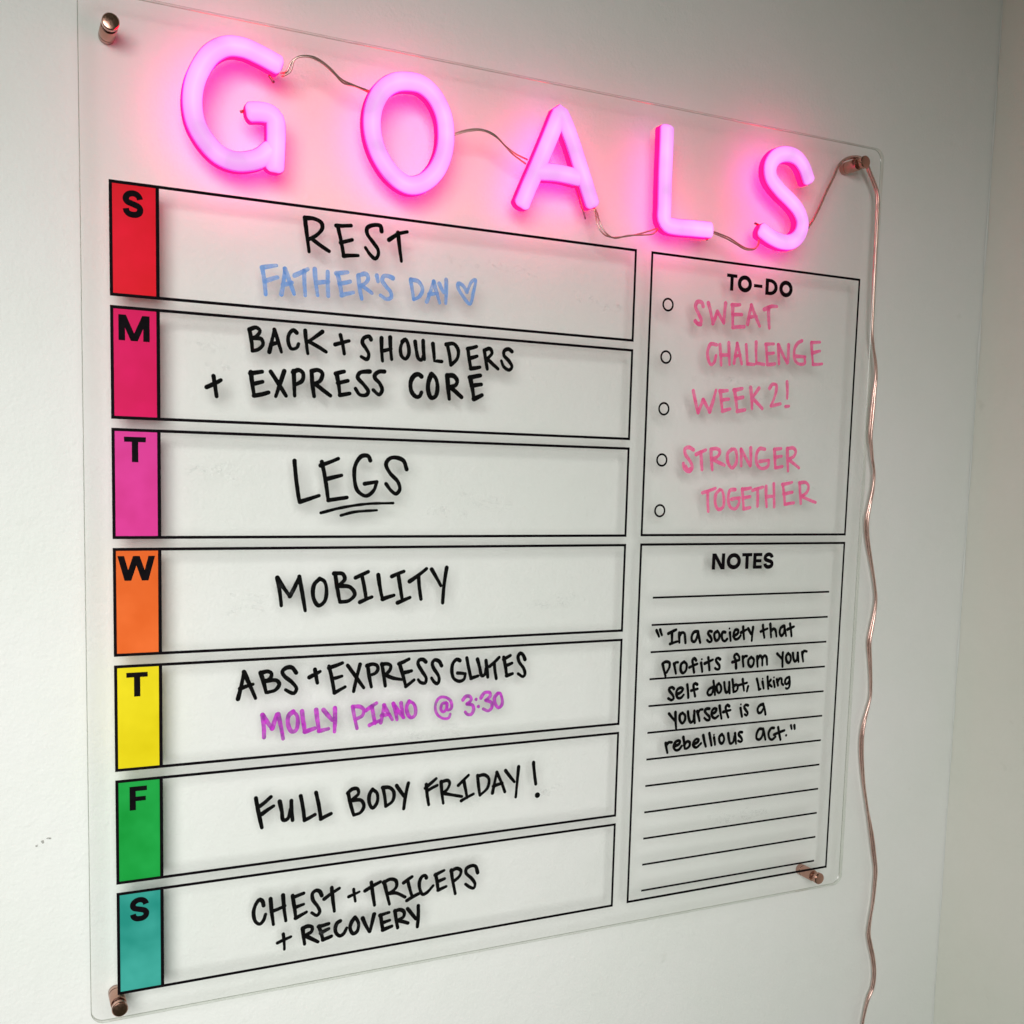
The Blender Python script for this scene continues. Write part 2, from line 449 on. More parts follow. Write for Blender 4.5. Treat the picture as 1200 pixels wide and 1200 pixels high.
   ('~', [(140.8, 256.8), (149.0, 255.6), (152.3, 250.8), (148.3, 246.6), (142.0, 245.8)], 0), ('-', [(152.6, 261.9), (161.5, 265.8)], 0),
   ('-', [(157.0, 263.7), (160.3, 247.2)], 0), ('-', [(155.8, 245.3), (164.3, 248.6)], 0), ('-', [(168.6, 263.5), (171.9, 246.9)], 0),
   ('-', [(171.9, 246.9), (180.0, 249.3)], 0), ('-', [(178.3, 262.3), (187.0, 265.6)], 0), ('-', [(182.9, 263.6), (186.2, 245.4)], 0),
   ('-', [(182.7, 244.1), (191.7, 247.5)], 0), ('-', [(191.2, 258.6), (203.5, 267.2)], 0), ('-', [(197.7, 262.2), (199.8, 246.1)], 0),
   ('-', [(207.3, 266.7), (214.4, 255.1)], 0), ('-', [(218.5, 267.7), (216.0, 243.0)], 0)]),
 ('the word ABS', 'black', 2.1,
  [('-', [(74.7, 184.6), (78.5, 202.1)], 0), ('-', [(78.5, 202.1), (86.0, 184.3)], 0), ('-', [(76.1, 191.3), (84.3, 193.7)], 0), ('-', [(89.3, 201.0), (92.9, 187.6)], 0),
   ('~', [(89.3, 200.7), (93.8, 201.6), (96.4, 200.0), (95.5, 196.8), (91.8, 194.9)], 0),
   ('~', [(91.8, 195.3), (99.8, 195.2), (101.5, 192.6), (98.9, 188.9), (93.9, 187.7)], 0),
   ('~', [(112.7, 199.6), (109.9, 203.2), (106.5, 203.4), (103.5, 201.0), (104.8, 197.9), (110.0, 193.3), (113.0, 188.8), (111.3, 185.9), (109.1, 186.5), (105.7, 188.6)],
    0)]),
 ('plus sign', 'black', 2.0, [('-', [(125.4, 201.0), (127.1, 191.8)], 0), ('-', [(121.6, 195.9), (128.9, 199.5)], 0)]),
 ('the word EXPRESS', 'black', 2.0,
  [('-', [(135.0, 202.6), (138.9, 184.0)], 0), ('-', [(134.9, 201.5), (144.3, 204.4)], 0), ('-', [(138.2, 194.1), (144.0, 195.4)], 0),
   ('-', [(138.9, 184.3), (146.3, 187.9)], 0), ('-', [(147.9, 202.5), (159.4, 186.4)], 0), ('-', [(156.6, 202.7), (152.3, 184.4)], 0),
   ('-', [(162.1, 201.9), (164.8, 186.7)], 0), ('~', [(161.5, 201.5), (165.5, 202.4), (168.8, 201.1), (169.3, 198.4), (167.5, 196.0), (163.4, 194.8)], 0),
   ('-', [(172.1, 202.3), (174.8, 186.7)], 0), ('~', [(172.1, 201.8), (175.9, 202.0), (178.5, 200.6), (177.9, 197.5), (174.7, 194.5)], 0),
   ('~', [(174.7, 194.4), (179.8, 192.0), (186.8, 190.4)], 0), ('-', [(185.1, 201.1), (189.7, 185.3)], 0), ('-', [(184.5, 201.6), (191.8, 204.5)], 0),
   ('-', [(187.7, 195.1), (193.8, 196.1)], 0), ('-', [(189.7, 185.3), (195.8, 189.6)], 0),
   ('~', [(204.3, 201.8), (202.2, 203.6), (199.3, 203.4), (198.4, 201.2), (201.4, 195.6), (204.8, 190.0), (203.9, 186.9), (200.6, 187.5), (198.8, 189.6)], 0),
   ('~', [(216.2, 198.4), (214.2, 201.7), (210.8, 202.8), (209.1, 200.6), (210.0, 197.4), (214.0, 191.2), (214.5, 188.0), (213.1, 185.8), (210.7, 187.3), (208.7, 190.2)],
    0)]),
 ('the word GLUTES', 'black', 2.0,
  [('~', [(230.2, 201.3), (227.9, 202.3), (225.0, 199.7), (224.2, 194.3), (225.8, 188.7), (230.2, 186.4), (233.7, 187.7), (234.6, 191.4)], 0),
   ('-', [(228.6, 192.4), (234.6, 191.6)], 0), ('-', [(235.5, 202.9), (239.1, 188.0)], 0), ('-', [(239.1, 188.0), (244.6, 189.4)], 0),
   ('~', [(243.8, 201.5), (245.6, 195.8), (247.6, 189.2), (249.6, 190.0), (250.7, 194.6)], 0), ('-', [(250.5, 200.2), (252.2, 188.0)], 0),
   ('-', [(253.5, 195.8), (260.9, 202.0)], 0), ('-', [(257.0, 198.4), (259.0, 186.6)], 0), ('-', [(264.5, 201.8), (267.2, 188.5)], 0),
   ('-', [(264.4, 200.4), (269.8, 202.9)], 0), ('-', [(266.2, 195.6), (271.3, 197.2)], 0), ('-', [(267.2, 188.2), (271.9, 189.4)], 0),
   ('~', [(281.7, 199.4), (280.0, 202.8), (277.9, 204.2), (276.1, 202.1), (277.0, 197.8), (280.8, 192.8), (282.0, 188.5), (280.5, 186.7), (276.4, 189.1)], 0)]),
 ('the word MOLLY', 'purple', 2.4,
  [('-', [(90.6, 172.8), (91.6, 157.8)], 0), ('-', [(90.6, 172.8), (96.9, 163.3)], 0), ('-', [(96.9, 163.3), (100.0, 172.7)], 0),
   ('-', [(100.9, 172.5), (104.2, 155.8)], 0),
   ('~', [(110.9, 173.6), (107.9, 171.1), (107.5, 165.1), (110.1, 160.1), (112.7, 160.7), (114.0, 165.4), (113.4, 170.6), (110.9, 173.6)], 0),
   ('-', [(116.8, 173.4), (118.8, 159.3)], 0), ('-', [(118.8, 159.3), (125.8, 161.1)], 0), ('-', [(126.4, 173.6), (128.4, 159.0)], 0),
   ('-', [(128.4, 159.0), (135.0, 160.0)], 0), ('-', [(131.4, 173.2), (137.6, 165.7)], 0), ('-', [(139.3, 173.9), (139.2, 157.6)], 0)]),
 ('the word PIANO', 'purple', 2.2,
  [('-', [(151.8, 173.9), (155.0, 158.5)], 0), ('~', [(151.8, 173.9), (156.8, 173.5), (159.6, 171.1), (158.7, 167.1), (154.7, 165.2)], 0),
   ('-', [(161.2, 170.5), (168.7, 175.1)], 0), ('-', [(165.5, 172.8), (167.9, 161.0)], 0), ('-', [(163.8, 160.0), (171.2, 162.6)], 0),
   ('-', [(171.9, 161.1), (174.1, 173.3)], 0), ('-', [(174.1, 173.3), (180.3, 162.6)], 0), ('-', [(172.3, 166.1), (177.9, 166.7)], 0),
   ('-', [(180.8, 174.0), (183.7, 162.3)], 0), ('-', [(181.0, 173.7), (188.6, 163.4)], 0), ('-', [(186.4, 174.0), (188.2, 163.5)], 0),
   ('~', [(192.5, 174.7), (190.6, 171.0), (191.5, 165.9), (193.9, 163.0), (196.7, 164.2), (197.3, 168.7), (195.6, 172.9), (192.5, 174.7)], 0)]),
 ('at sign', 'purple', 1.8,
  [('~', [(220.3, 171.6), (217.3, 171.0), (216.5, 166.8), (218.4, 165.1), (220.4, 166.9), (220.8, 171.1)], 0),
   ('~',
    [(221.0, 171.0), (221.3, 166.4), (224.3, 167.1), (224.0, 172.2), (220.2, 175.4), (215.3, 175.6), (212.3, 171.2), (213.1, 164.7), (217.6, 160.7), (222.5, 160.5),
     (223.6, 163.2)],
    0)]),
 ('the time 3:30', 'purple', 2.1,
  [('~', [(233.2, 172.7), (235.5, 175.1), (238.4, 174.9), (239.8, 172.5), (236.6, 169.6)], 0),
   ('~', [(236.6, 169.6), (240.9, 168.2), (241.7, 164.9), (239.8, 161.7), (236.8, 162.0), (235.2, 163.8)], 0), ('-', [(243.5, 172.3), (243.6, 172.1)], 0),
   ('-', [(245.4, 167.0), (245.6, 166.8)], 0), ('~', [(247.2, 173.2), (249.9, 176.7), (254.0, 176.6), (254.6, 174.2), (251.1, 171.2)], 0),
   ('~', [(251.1, 171.2), (255.7, 169.0), (255.8, 165.2), (253.3, 163.3), (249.2, 165.0)], 0),
   ('~', [(260.6, 175.7), (258.0, 172.6), (258.8, 167.8), (261.5, 165.0), (264.0, 167.0), (263.8, 172.2), (262.2, 175.6), (260.6, 175.7)], 0)]),
 ('the word FULL', 'black', 2.1,
  [('-', [(86.4, 117.4), (90.4, 96.9)], 0), ('-', [(89.1, 111.7), (96.3, 117.2)], 0), ('-', [(90.4, 106.2), (98.2, 110.8)], 0),
   ('~', [(102.2, 113.3), (103.6, 106.5), (104.6, 100.4), (107.5, 100.8), (109.6, 107.6)], 0), ('-', [(110.0, 113.0), (110.9, 99.5)], 0),
   ('-', [(116.3, 115.6), (119.0, 98.5)], 0), ('-', [(119.0, 98.5), (126.2, 101.6)], 0), ('-', [(126.8, 116.7), (130.2, 98.0)], 0),
   ('-', [(130.2, 98.0), (137.3, 100.9)], 0)]),
 ('the word BODY', 'black', 2.0,
  [('-', [(149.2, 114.2), (153.4, 98.1)], 0), ('~', [(148.9, 113.8), (152.1, 116.3), (155.7, 116.2), (156.7, 112.9), (151.7, 108.5)], 0),
   ('~', [(151.7, 108.5), (158.6, 107.7), (160.6, 103.4), (158.2, 99.2), (153.4, 97.9)], 0),
   ('~', [(166.7, 114.7), (164.5, 111.1), (164.6, 104.8), (166.9, 101.3), (170.1, 105.0), (170.0, 111.4), (166.7, 114.7)], 0), ('-', [(174.2, 115.1), (176.4, 101.6)], 0),
   ('~', [(174.0, 115.1), (178.9, 114.6), (182.2, 111.0), (181.4, 104.7), (176.4, 101.4)], 0), ('-', [(184.2, 115.4), (190.5, 106.4)], 0),
   ('-', [(192.9, 116.3), (189.7, 98.2)], 0)]),
 ('the word FRIDAY', 'black', 1.9,
  [('-', [(206.4, 113.9), (208.6, 98.8)], 0), ('-', [(205.8, 111.2), (213.9, 117.3)], 0), ('-', [(207.3, 109.2), (214.8, 112.3)], 0),
   ('-', [(217.7, 114.7), (219.7, 98.6)], 0), ('~', [(217.7, 114.4), (222.8, 115.0), (224.3, 112.9), (222.4, 108.4), (218.6, 106.0)], 0),
   ('~', [(218.6, 106.2), (225.0, 104.4), (234.0, 102.0)], 0), ('-', [(231.0, 110.5), (238.9, 117.2)], 0), ('-', [(235.3, 113.2), (238.1, 100.6)], 0),
   ('-', [(233.6, 98.9), (243.1, 102.9)], 0), ('-', [(246.0, 116.3), (248.2, 101.3)], 0),
   ('~', [(246.3, 115.8), (251.3, 116.2), (255.0, 113.0), (254.2, 106.4), (248.2, 101.3)], 0), ('-', [(258.2, 101.9), (261.3, 117.1)], 0),
   ('-', [(261.3, 117.1), (268.2, 101.7)], 0), ('-', [(258.8, 106.9), (265.9, 108.5)], 0), ('-', [(268.3, 117.7), (275.8, 108.4)], 0),
   ('-', [(278.9, 119.5), (277.2, 96.8)], 0)]),
 ('exclamation mark', 'black', 2.1, [('-', [(291.3, 121.4), (293.7, 104.8)], 0), ('*', [(295.3, 96.1)], 2.2)]),
 ('the word CHEST', 'black', 2.0,
  [('~', [(91.7, 43.2), (91.0, 46.2), (89.2, 47.8), (86.4, 44.7), (85.0, 39.0), (86.4, 32.9), (89.2, 30.8), (91.7, 33.1), (93.0, 37.0)], 0),
   ('-', [(96.3, 47.2), (98.3, 29.0)], 0), ('-', [(104.7, 48.5), (106.7, 30.2)], 0), ('-', [(97.0, 38.2), (106.0, 40.8)], 0), ('-', [(111.2, 47.1), (113.4, 31.4)], 0),
   ('-', [(111.5, 45.8), (118.8, 47.6)], 0), ('-', [(113.0, 38.6), (118.8, 39.9)], 0), ('-', [(113.4, 31.0), (120.8, 34.1)], 0),
   ('~', [(131.4, 44.0), (129.9, 47.2), (127.6, 48.3), (125.0, 46.8), (125.1, 42.3), (128.8, 36.4), (130.0, 32.8), (128.1, 30.5), (124.4, 33.0)], 0),
   ('-', [(138.3, 48.6), (140.3, 31.5)], 0), ('-', [(133.1, 41.4), (143.7, 47.4)], 0)]),
 ('plus sign', 'black', 1.7, [('-', [(154.0, 45.0), (155.3, 36.2)], 0), ('-', [(150.5, 40.2), (158.1, 42.6)], 0)]),
 ('the word TRICEPS', 'black', 2.0,
  [('-', [(162.2, 42.6), (173.4, 47.5)], 0), ('-', [(166.7, 48.1), (169.3, 31.1)], 0), ('-', [(176.1, 47.1), (180.3, 30.1)], 0),
   ('~', [(175.7, 46.6), (180.8, 48.3), (184.8, 46.6), (185.3, 42.2), (182.6, 39.5), (178.6, 37.8)], 0), ('~', [(178.6, 38.2), (185.0, 37.6), (191.8, 33.6)], 0),
   ('-', [(190.6, 44.2), (196.8, 47.7)], 0), ('-', [(193.6, 45.7), (197.1, 33.4)], 0), ('-', [(193.2, 30.8), (202.7, 34.7)], 0),
   ('~', [(207.8, 45.3), (206.9, 47.2), (204.5, 46.8), (202.5, 42.8), (203.1, 37.2), (205.2, 33.5), (208.4, 34.4), (213.1, 38.8)], 0),
   ('-', [(214.9, 46.9), (217.0, 35.1)], 0), ('-', [(214.5, 46.5), (221.3, 48.9)], 0), ('-', [(216.1, 41.2), (221.8, 42.7)], 0), ('-', [(217.0, 34.9), (223.2, 36.7)], 0),
   ('-', [(226.9, 48.3), (230.4, 30.2)], 0), ('~', [(226.7, 47.5), (231.2, 49.0), (234.5, 46.8), (233.5, 43.0), (228.9, 39.6)], 0),
   ('~', [(247.8, 43.4), (246.0, 48.4), (243.4, 49.4), (238.8, 47.8), (238.5, 44.6), (243.3, 39.5), (245.9, 35.1), (245.0, 32.2), (242.1, 33.2), (238.3, 36.2)], 0)]),
 ('plus sign', 'black', 1.7, [('-', [(105.0, 21.2), (105.8, 10.3)], 0), ('-', [(101.1, 15.6), (110.2, 18.4)], 0)]),
 ('the word RECOVERY', 'black', 2.1,
  [('-', [(118.4, 23.0), (119.7, 11.5)], 0), ('~', [(118.2, 22.7), (121.5, 23.9), (124.8, 22.7), (124.5, 19.7), (119.7, 17.5)], 0),
   ('-', [(119.7, 17.7), (129.0, 11.5)], 0), ('-', [(129.7, 22.6), (132.4, 12.7)], 0), ('-', [(129.3, 22.3), (136.4, 23.2)], 0), ('-', [(130.9, 17.5), (136.5, 19.6)], 0),
   ('-', [(132.4, 12.4), (138.4, 13.9)], 0), ('~', [(144.6, 23.8), (142.5, 22.8), (141.1, 19.2), (141.9, 15.4), (144.5, 13.1), (147.1, 14.3), (149.2, 18.0)], 0),
   ('~', [(155.1, 24.7), (152.8, 21.8), (151.7, 17.4), (154.0, 13.1), (156.7, 14.2), (157.8, 19.4), (156.2, 23.4), (155.1, 24.7)], 0),
   ('-', [(160.7, 23.2), (165.7, 12.5)], 0), ('-', [(169.0, 24.7), (166.1, 12.5)], 0), ('-', [(173.7, 23.4), (175.5, 12.2)], 0), ('-', [(173.3, 23.1), (180.0, 24.2)], 0),
   ('-', [(175.0, 17.4), (180.5, 18.4)], 0), ('-', [(175.5, 12.2), (182.2, 13.8)], 0), ('-', [(184.4, 24.8), (186.6, 11.9)], 0),
   ('~', [(184.2, 24.4), (188.0, 25.0), (191.2, 22.9), (190.9, 19.4), (186.5, 17.4)], 0), ('-', [(186.5, 17.4), (194.3, 14.1)], 0),
   ('-', [(193.8, 24.8), (200.2, 16.3)], 0), ('-', [(201.9, 25.7), (201.5, 10.2)], 0)]),
 ('the opening words "In a', 'black', 1.9,
  [('-', [(395.2, 215.9), (397.7, 211.0)], 0), ('-', [(398.5, 216.3), (400.3, 212.0)], 0), ('-', [(406.2, 212.9), (413.4, 215.7)], 0),
   ('-', [(409.5, 214.1), (409.9, 205.1)], 0), ('-', [(408.2, 204.7), (414.9, 206.3)], 0), ('-', [(416.5, 213.0), (416.9, 205.4)], 0),
   ('~', [(416.7, 210.7), (418.9, 213.2), (421.3, 212.5), (422.0, 209.4), (422.7, 204.8)], 0),
   ('~', [(434.1, 213.4), (430.7, 213.2), (428.5, 210.2), (428.9, 206.2), (431.1, 205.3), (433.0, 207.7), (434.1, 212.8)], 0),
   ('-', [(434.1, 213.4), (436.7, 204.4)], 0)]),
 ('the word society', 'black', 1.9,
  [('~', [(447.5, 212.8), (445.1, 213.2), (444.1, 211.5), (446.7, 208.3), (447.9, 205.6), (445.9, 204.3), (443.4, 206.1)], 0),
   ('~', [(453.0, 212.8), (450.4, 211.2), (450.6, 207.5), (452.4, 205.1), (454.8, 206.7), (454.9, 210.8), (453.0, 212.8)], 0),
   ('~', [(460.8, 211.6), (458.7, 212.0), (457.4, 209.5), (458.7, 205.4), (460.9, 204.4), (462.9, 206.1)], 0), ('-', [(465.4, 211.2), (466.5, 204.5)], 0),
   ('*', [(464.8, 214.5)], 0.8),
   ('~', [(469.1, 208.1), (473.2, 210.2), (473.4, 212.8), (470.9, 213.2), (469.3, 210.7), (469.5, 207.2), (471.4, 205.4), (474.2, 206.1), (476.2, 208.4)], 0),
   ('-', [(478.3, 215.3), (479.8, 205.3)], 0), ('-', [(476.4, 210.7), (481.6, 212.8)], 0), ('-', [(483.4, 213.6), (486.5, 209.1)], 0),
   ('-', [(488.3, 214.6), (487.6, 203.5)], 0)]),
 ('the word that', 'black', 1.9,
  [('-', [(498.4, 215.9), (500.5, 205.5)], 0), ('-', [(496.5, 210.7), (503.3, 212.8)], 0), ('-', [(505.9, 216.5), (507.4, 205.5)], 0),
   ('~', [(507.1, 210.5), (509.6, 212.5), (511.5, 211.2), (512.9, 205.9)], 0),
   ('~', [(519.8, 214.4), (516.9, 212.8), (516.1, 208.7), (518.1, 206.2), (520.5, 208.5), (520.8, 213.2)], 0), ('-', [(520.5, 214.4), (522.9, 206.0)], 0),
   ('-', [(526.4, 216.0), (528.6, 205.5)], 0), ('-', [(524.1, 211.3), (530.7, 213.4)], 0)]),
 ('the word profits', 'black', 1.9,
  [('-', [(402.1, 189.2), (405.2, 179.3)], 0), ('~', [(402.1, 189.5), (405.0, 190.8), (408.4, 189.7), (408.5, 186.3), (406.1, 182.2)], 0),
   ('-', [(412.7, 188.9), (414.9, 180.9)], 0), ('~', [(413.1, 187.8), (414.4, 189.7), (416.4, 189.7)], 0),
   ('~', [(422.1, 189.8), (419.5, 188.0), (419.4, 182.9), (421.5, 180.8), (424.1, 182.6), (424.6, 187.7), (422.1, 189.8)], 0),
   ('~', [(433.6, 190.3), (431.8, 192.1), (430.2, 190.8), (430.7, 187.3), (432.1, 180.7)], 0), ('-', [(427.4, 185.0), (434.8, 187.4)], 0),
   ('-', [(438.5, 188.0), (439.9, 180.8)], 0), ('*', [(439.0, 190.9)], 0.8), ('-', [(445.2, 192.0), (446.8, 181.8)], 0), ('-', [(442.0, 187.3), (449.8, 190.0)], 0),
   ('~', [(456.8, 189.9), (454.6, 191.1), (452.6, 189.9), (453.7, 187.8), (456.4, 184.7), (456.2, 182.1), (453.7, 182.0), (452.3, 183.0)], 0)]),
 ('the word from', 'black', 1.9,
  [('~', [(473.3, 181.7), (472.4, 188.5), (470.8, 191.5), (472.8, 193.4), (475.0, 192.1), (476.2, 189.4), (474.5, 187.8)], 0), ('-', [(469.3, 186.9), (476.3, 188.3)], 0),
   ('-', [(479.3, 191.0), (480.5, 182.8)], 0), ('~', [(479.8, 189.3), (481.5, 191.0), (483.6, 191.1)], 0),
   ('~', [(488.0, 190.0), (485.3, 187.8), (485.9, 183.6), (488.5, 182.0), (490.5, 184.0), (490.7, 188.1), (488.0, 190.0)], 0), ('-', [(494.1, 190.2), (495.0, 181.7)], 0),
   ('~', [(494.7, 187.9), (496.7, 190.7), (499.0, 188.8), (499.7, 182.6)], 0), ('~', [(499.4, 188.2), (501.4, 190.6), (503.5, 189.2), (504.6, 182.9)], 0)]),
 ('the word your', 'black', 1.9,
  [('-', [(514.6, 191.5), (520.5, 186.5)], 0), ('-', [(520.5, 192.1), (520.9, 180.2)], 0),
   ('~', [(526.2, 191.2), (524.1, 188.7), (525.1, 184.4), (527.4, 183.1), (529.2, 185.4), (528.5, 189.3), (526.2, 191.2)], 0),
   ('~', [(531.1, 191.0), (532.1, 186.4), (533.8, 183.9), (535.6, 185.0), (536.0, 189.8)], 0), ('-', [(536.3, 191.0), (537.6, 183.4)], 0),
   ('-', [(540.9, 191.4), (542.5, 183.5)], 0), ('~', [(541.2, 189.6), (542.7, 192.2), (545.8, 191.7)], 0)]),
 ('the word self', 'black', 1.9,
  [('~', [(413.7, 168.7), (412.0, 170.0), (409.3, 169.3), (409.4, 167.6), (413.0, 163.4), (413.8, 161.1), (411.8, 159.8), (408.7, 161.4)], 0),
   ('~', [(416.3, 164.0), (420.6, 165.7), (422.2, 167.9), (420.1, 169.2), (416.8, 167.7), (416.0, 164.3), (417.8, 161.1), (420.8, 161.1), (423.1, 163.3)], 0),
   ('-', [(426.1, 171.3), (427.6, 160.7)], 0), ('~', [(435.7, 170.7), (433.9, 171.7), (432.2, 170.7), (432.8, 166.6), (434.1, 161.3)], 0),
   ('-', [(430.1, 166.2), (436.2, 167.2)], 0)]),
 ('the word doubt and a comma', 'black', 1.8,
  [('~', [(451.0, 167.7), (447.6, 166.2), (446.0, 163.4), (447.5, 161.3), (450.3, 162.0), (451.5, 165.9)], 0), ('-', [(451.4, 172.6), (453.5, 161.2)], 0),
   ('~', [(456.8, 170.2), (454.8, 168.3), (455.4, 164.5), (457.3, 162.4), (459.3, 164.3), (458.7, 168.4), (456.8, 170.2)], 0),
   ('~', [(462.1, 170.8), (463.0, 165.7), (464.7, 162.1), (466.7, 163.8), (466.8, 167.2)], 0), ('-', [(467.0, 170.7), (467.9, 161.6)], 0),
   ('-', [(470.1, 172.6), (471.7, 162.2)], 0), ('~', [(471.1, 166.4), (474.2, 168.2), (475.8, 166.7), (474.9, 163.2), (471.7, 162.2)], 0),
   ('-', [(480.4, 172.2), (482.3, 162.7)], 0), ('-', [(476.4, 167.5), (484.9, 169.0)], 0), ('-', [(486.2, 166.0), (485.2, 161.9)], 0)]),
 ('the word liking', 'black', 1.8,
  [('-', [(494.9, 171.6), (497.7, 162.6)], 0), ('-', [(497.7, 162.6), (499.1, 162.8)], 0), ('-', [(500.9, 168.9), (502.4, 163.1)], 0), ('*', [(500.8, 171.3)], 0.8),
   ('-', [(505.8, 172.7), (507.2, 162.5)], 0), ('-', [(509.3, 169.8), (506.6, 166.7)], 0), ('-', [(506.9, 166.7), (510.8, 164.1)], 0),
   ('-', [(512.4, 168.7), (513.8, 163.6)], 0), ('*', [(512.5, 171.7)], 0.7), ('-', [(515.6, 170.0), (517.1, 164.6)], 0),
   ('~', [(516.1, 167.6), (518.6, 170.4), (520.4, 170.3), (521.1, 166.1), (522.7, 164.8)], 0),
   ('~', [(528.2, 171.0), (525.3, 170.0), (524.4, 166.5), (526.4, 165.1), (528.5, 167.7)], 0),
   ('~', [(528.6, 171.0), (529.3, 166.2), (528.8, 162.3), (526.6, 161.2), (525.5, 161.9)], 0)]),
 ('the word yourself', 'black', 1.9,
  [('-', [(410.0, 149.1), (416.4, 142.6)], 0), ('-', [(416.0, 149.8), (417.3, 136.5)], 0),
   ('~', [(422.8, 148.7), (420.5, 147.4), (420.4, 143.4), (422.9, 140.3), (425.2, 142.5), (425.3, 146.5), (422.8, 148.7)], 0),
   ('~', [(427.9, 149.4), (428.8, 144.5), (431.1, 140.3), (433.4, 141.8), (433.8, 146.4)], 0), ('-', [(434.0, 149.5), (434.9, 139.7)], 0),
   ('-', [(436.8, 149.0), (439.4, 141.0)], 0), ('~', [(437.6, 147.5), (439.5, 150.0), (441.9, 150.1)], 0),
   ('~', [(448.5, 150.2), (446.1, 150.4), (444.1, 148.8), (445.6, 146.6), (448.9, 143.5), (449.0, 141.1), (446.6, 141.0), (444.0, 143.0)], 0),
   ('~', [(450.8, 145.7), (454.6, 147.1), (455.5, 149.4), (453.4, 150.1), (451.1, 148.0), (451.6, 143.8), (454.5, 141.9), (457.6, 143.7)], 0),
   ('-', [(458.5, 151.8), (460.9, 141.1)], 0), ('~', [(468.1, 150.8), (466.3, 152.0), (464.6, 150.4), (465.6, 146.3), (467.6, 141.7)], 0),
   ('-', [(462.4, 146.5), (469.4, 147.5)], 0)]),
 ('the words is a', 'black', 1.9,
  [('-', [(479.7, 148.4), (481.6, 141.2)], 0), ('*', [(479.9, 151.4)], 0.8),
   ('~', [(487.2, 150.0), (485.0, 150.7), (483.4, 149.1), (485.2, 146.3), (487.2, 143.4), (486.2, 141.7), (484.3, 142.8)], 0),
   ('~', [(502.5, 150.0), (499.2, 149.1), (497.2, 146.2), (498.5, 142.9), (501.1, 143.3), (503.1, 146.4)], 0),
   ('~', [(502.5, 150.0), (504.2, 146.3), (505.6, 141.1)], 0)]),
 ('the word rebellious', 'black', 1.9,
  [('-', [(408.0, 125.6), (410.0, 117.6)], 0), ('~', [(408.6, 123.8), (410.8, 125.9), (413.8, 125.7)], 0),
   ('~', [(416.0, 122.2), (420.7, 123.8), (421.6, 125.8), (419.2, 126.6), (416.6, 124.8), (415.7, 121.4), (418.2, 118.9), (421.2, 119.5), (423.2, 121.9)], 0),
   ('-', [(424.5, 129.0), (426.3, 119.9)], 0), ('~', [(425.5, 122.3), (428.4, 125.2), (430.9, 124.1), (430.7, 121.2), (428.1, 119.4), (426.3, 119.6)], 0),
   ('~', [(434.1, 122.1), (438.8, 124.0), (439.4, 125.7), (437.3, 126.4), (434.7, 124.3), (434.5, 121.2), (437.3, 119.4), (442.0, 122.5)], 0),
   ('-', [(443.7, 128.8), (446.7, 119.5)], 0), ('-', [(449.6, 130.0), (452.2, 119.8)], 0), ('-', [(454.4, 126.1), (455.7, 120.1)], 0), ('*', [(454.2, 128.3)], 0.8),
   ('~', [(462.0, 128.1), (459.6, 126.2), (460.2, 122.1), (462.4, 120.4), (464.4, 122.9), (463.8, 126.4), (462.0, 128.1)], 0),
   ('~', [(468.3, 128.4), (469.3, 123.6), (471.0, 119.6), (473.8, 120.9), (474.6, 125.5)], 0), ('-', [(475.2, 127.8), (476.7, 119.1)], 0),
   ('~', [(482.3, 128.1), (479.8, 128.3), (478.8, 126.6), (481.5, 123.7), (482.7, 121.2), (481.0, 120.2), (478.8, 121.3)], 0)]),
 ('the word act with closing quotation mark', 'black', 1.9,
  [('~', [(503.8, 129.0), (500.1, 129.3), (497.7, 125.9), (497.6, 121.7), (500.3, 120.3), (503.1, 122.5), (504.2, 127.8)], 0), ('-', [(503.8, 129.0), (506.9, 119.7)], 0),
   ('~', [(515.3, 128.9), (512.3, 128.9), (509.9, 124.9), (511.0, 120.6), (513.7, 119.1), (517.2, 121.2)], 0), ('-', [(519.6, 129.2), (522.7, 118.3)], 0),
   ('-', [(515.6, 123.2), (526.3, 125.9)], 0), ('*', [(528.5, 121.5)], 1.2), ('-', [(533.1, 129.6), (534.1, 126.5)], 0), ('-', [(536.7, 129.3), (537.3, 126.5)], 0)]),
 ('the word SWEAT', 'pink', 2.5,
  [('~', [(425.8, 464.7), (424.4, 467.4), (420.3, 467.5), (418.7, 464.0), (421.9, 458.6), (424.6, 454.0), (423.0, 450.5), (418.7, 453.0)], 0),
   ('~', [(424.1, 451.1), (420.9, 451.6), (419.2, 453.6)], 0), ('-', [(430.4, 467.5), (435.4, 452.5)], 0), ('-', [(435.4, 452.5), (439.1, 462.0)], 0),
   ('-', [(439.1, 462.0), (445.6, 453.8)], 0), ('-', [(446.6, 468.9), (445.6, 453.8)], 0), ('-', [(453.3, 467.6), (454.3, 451.6)], 0),
   ('-', [(452.7, 468.0), (460.3, 468.9)], 0), ('-', [(453.7, 460.8), (462.3, 461.5)], 0), ('-', [(454.3, 451.1), (465.3, 452.5)], 0),
   ('-', [(468.3, 454.7), (471.1, 469.6)], 0), ('-', [(471.1, 469.6), (480.2, 454.1)], 0), ('-', [(469.2, 460.1), (476.6, 461.3)], 0),
   ('-', [(483.8, 467.3), (491.2, 470.2), (496.3, 470.7)], 0), ('-', [(488.1, 468.7), (489.7, 453.4)], 0)]),
 ('the word CHALLENGE', 'pink', 2.3,
  [('~', [(439.9, 436.8), (434.4, 436.9), (431.9, 432.4), (432.2, 426.6), (435.3, 421.4), (438.2, 423.1), (439.7, 428.6)], 0), ('-', [(442.9, 437.1), (445.0, 421.6)], 0),
   ('-', [(451.3, 439.1), (452.9, 422.6)], 0), ('-', [(443.9, 429.3), (451.8, 429.9)], 0), ('-', [(457.1, 423.8), (459.3, 439.2)], 0),
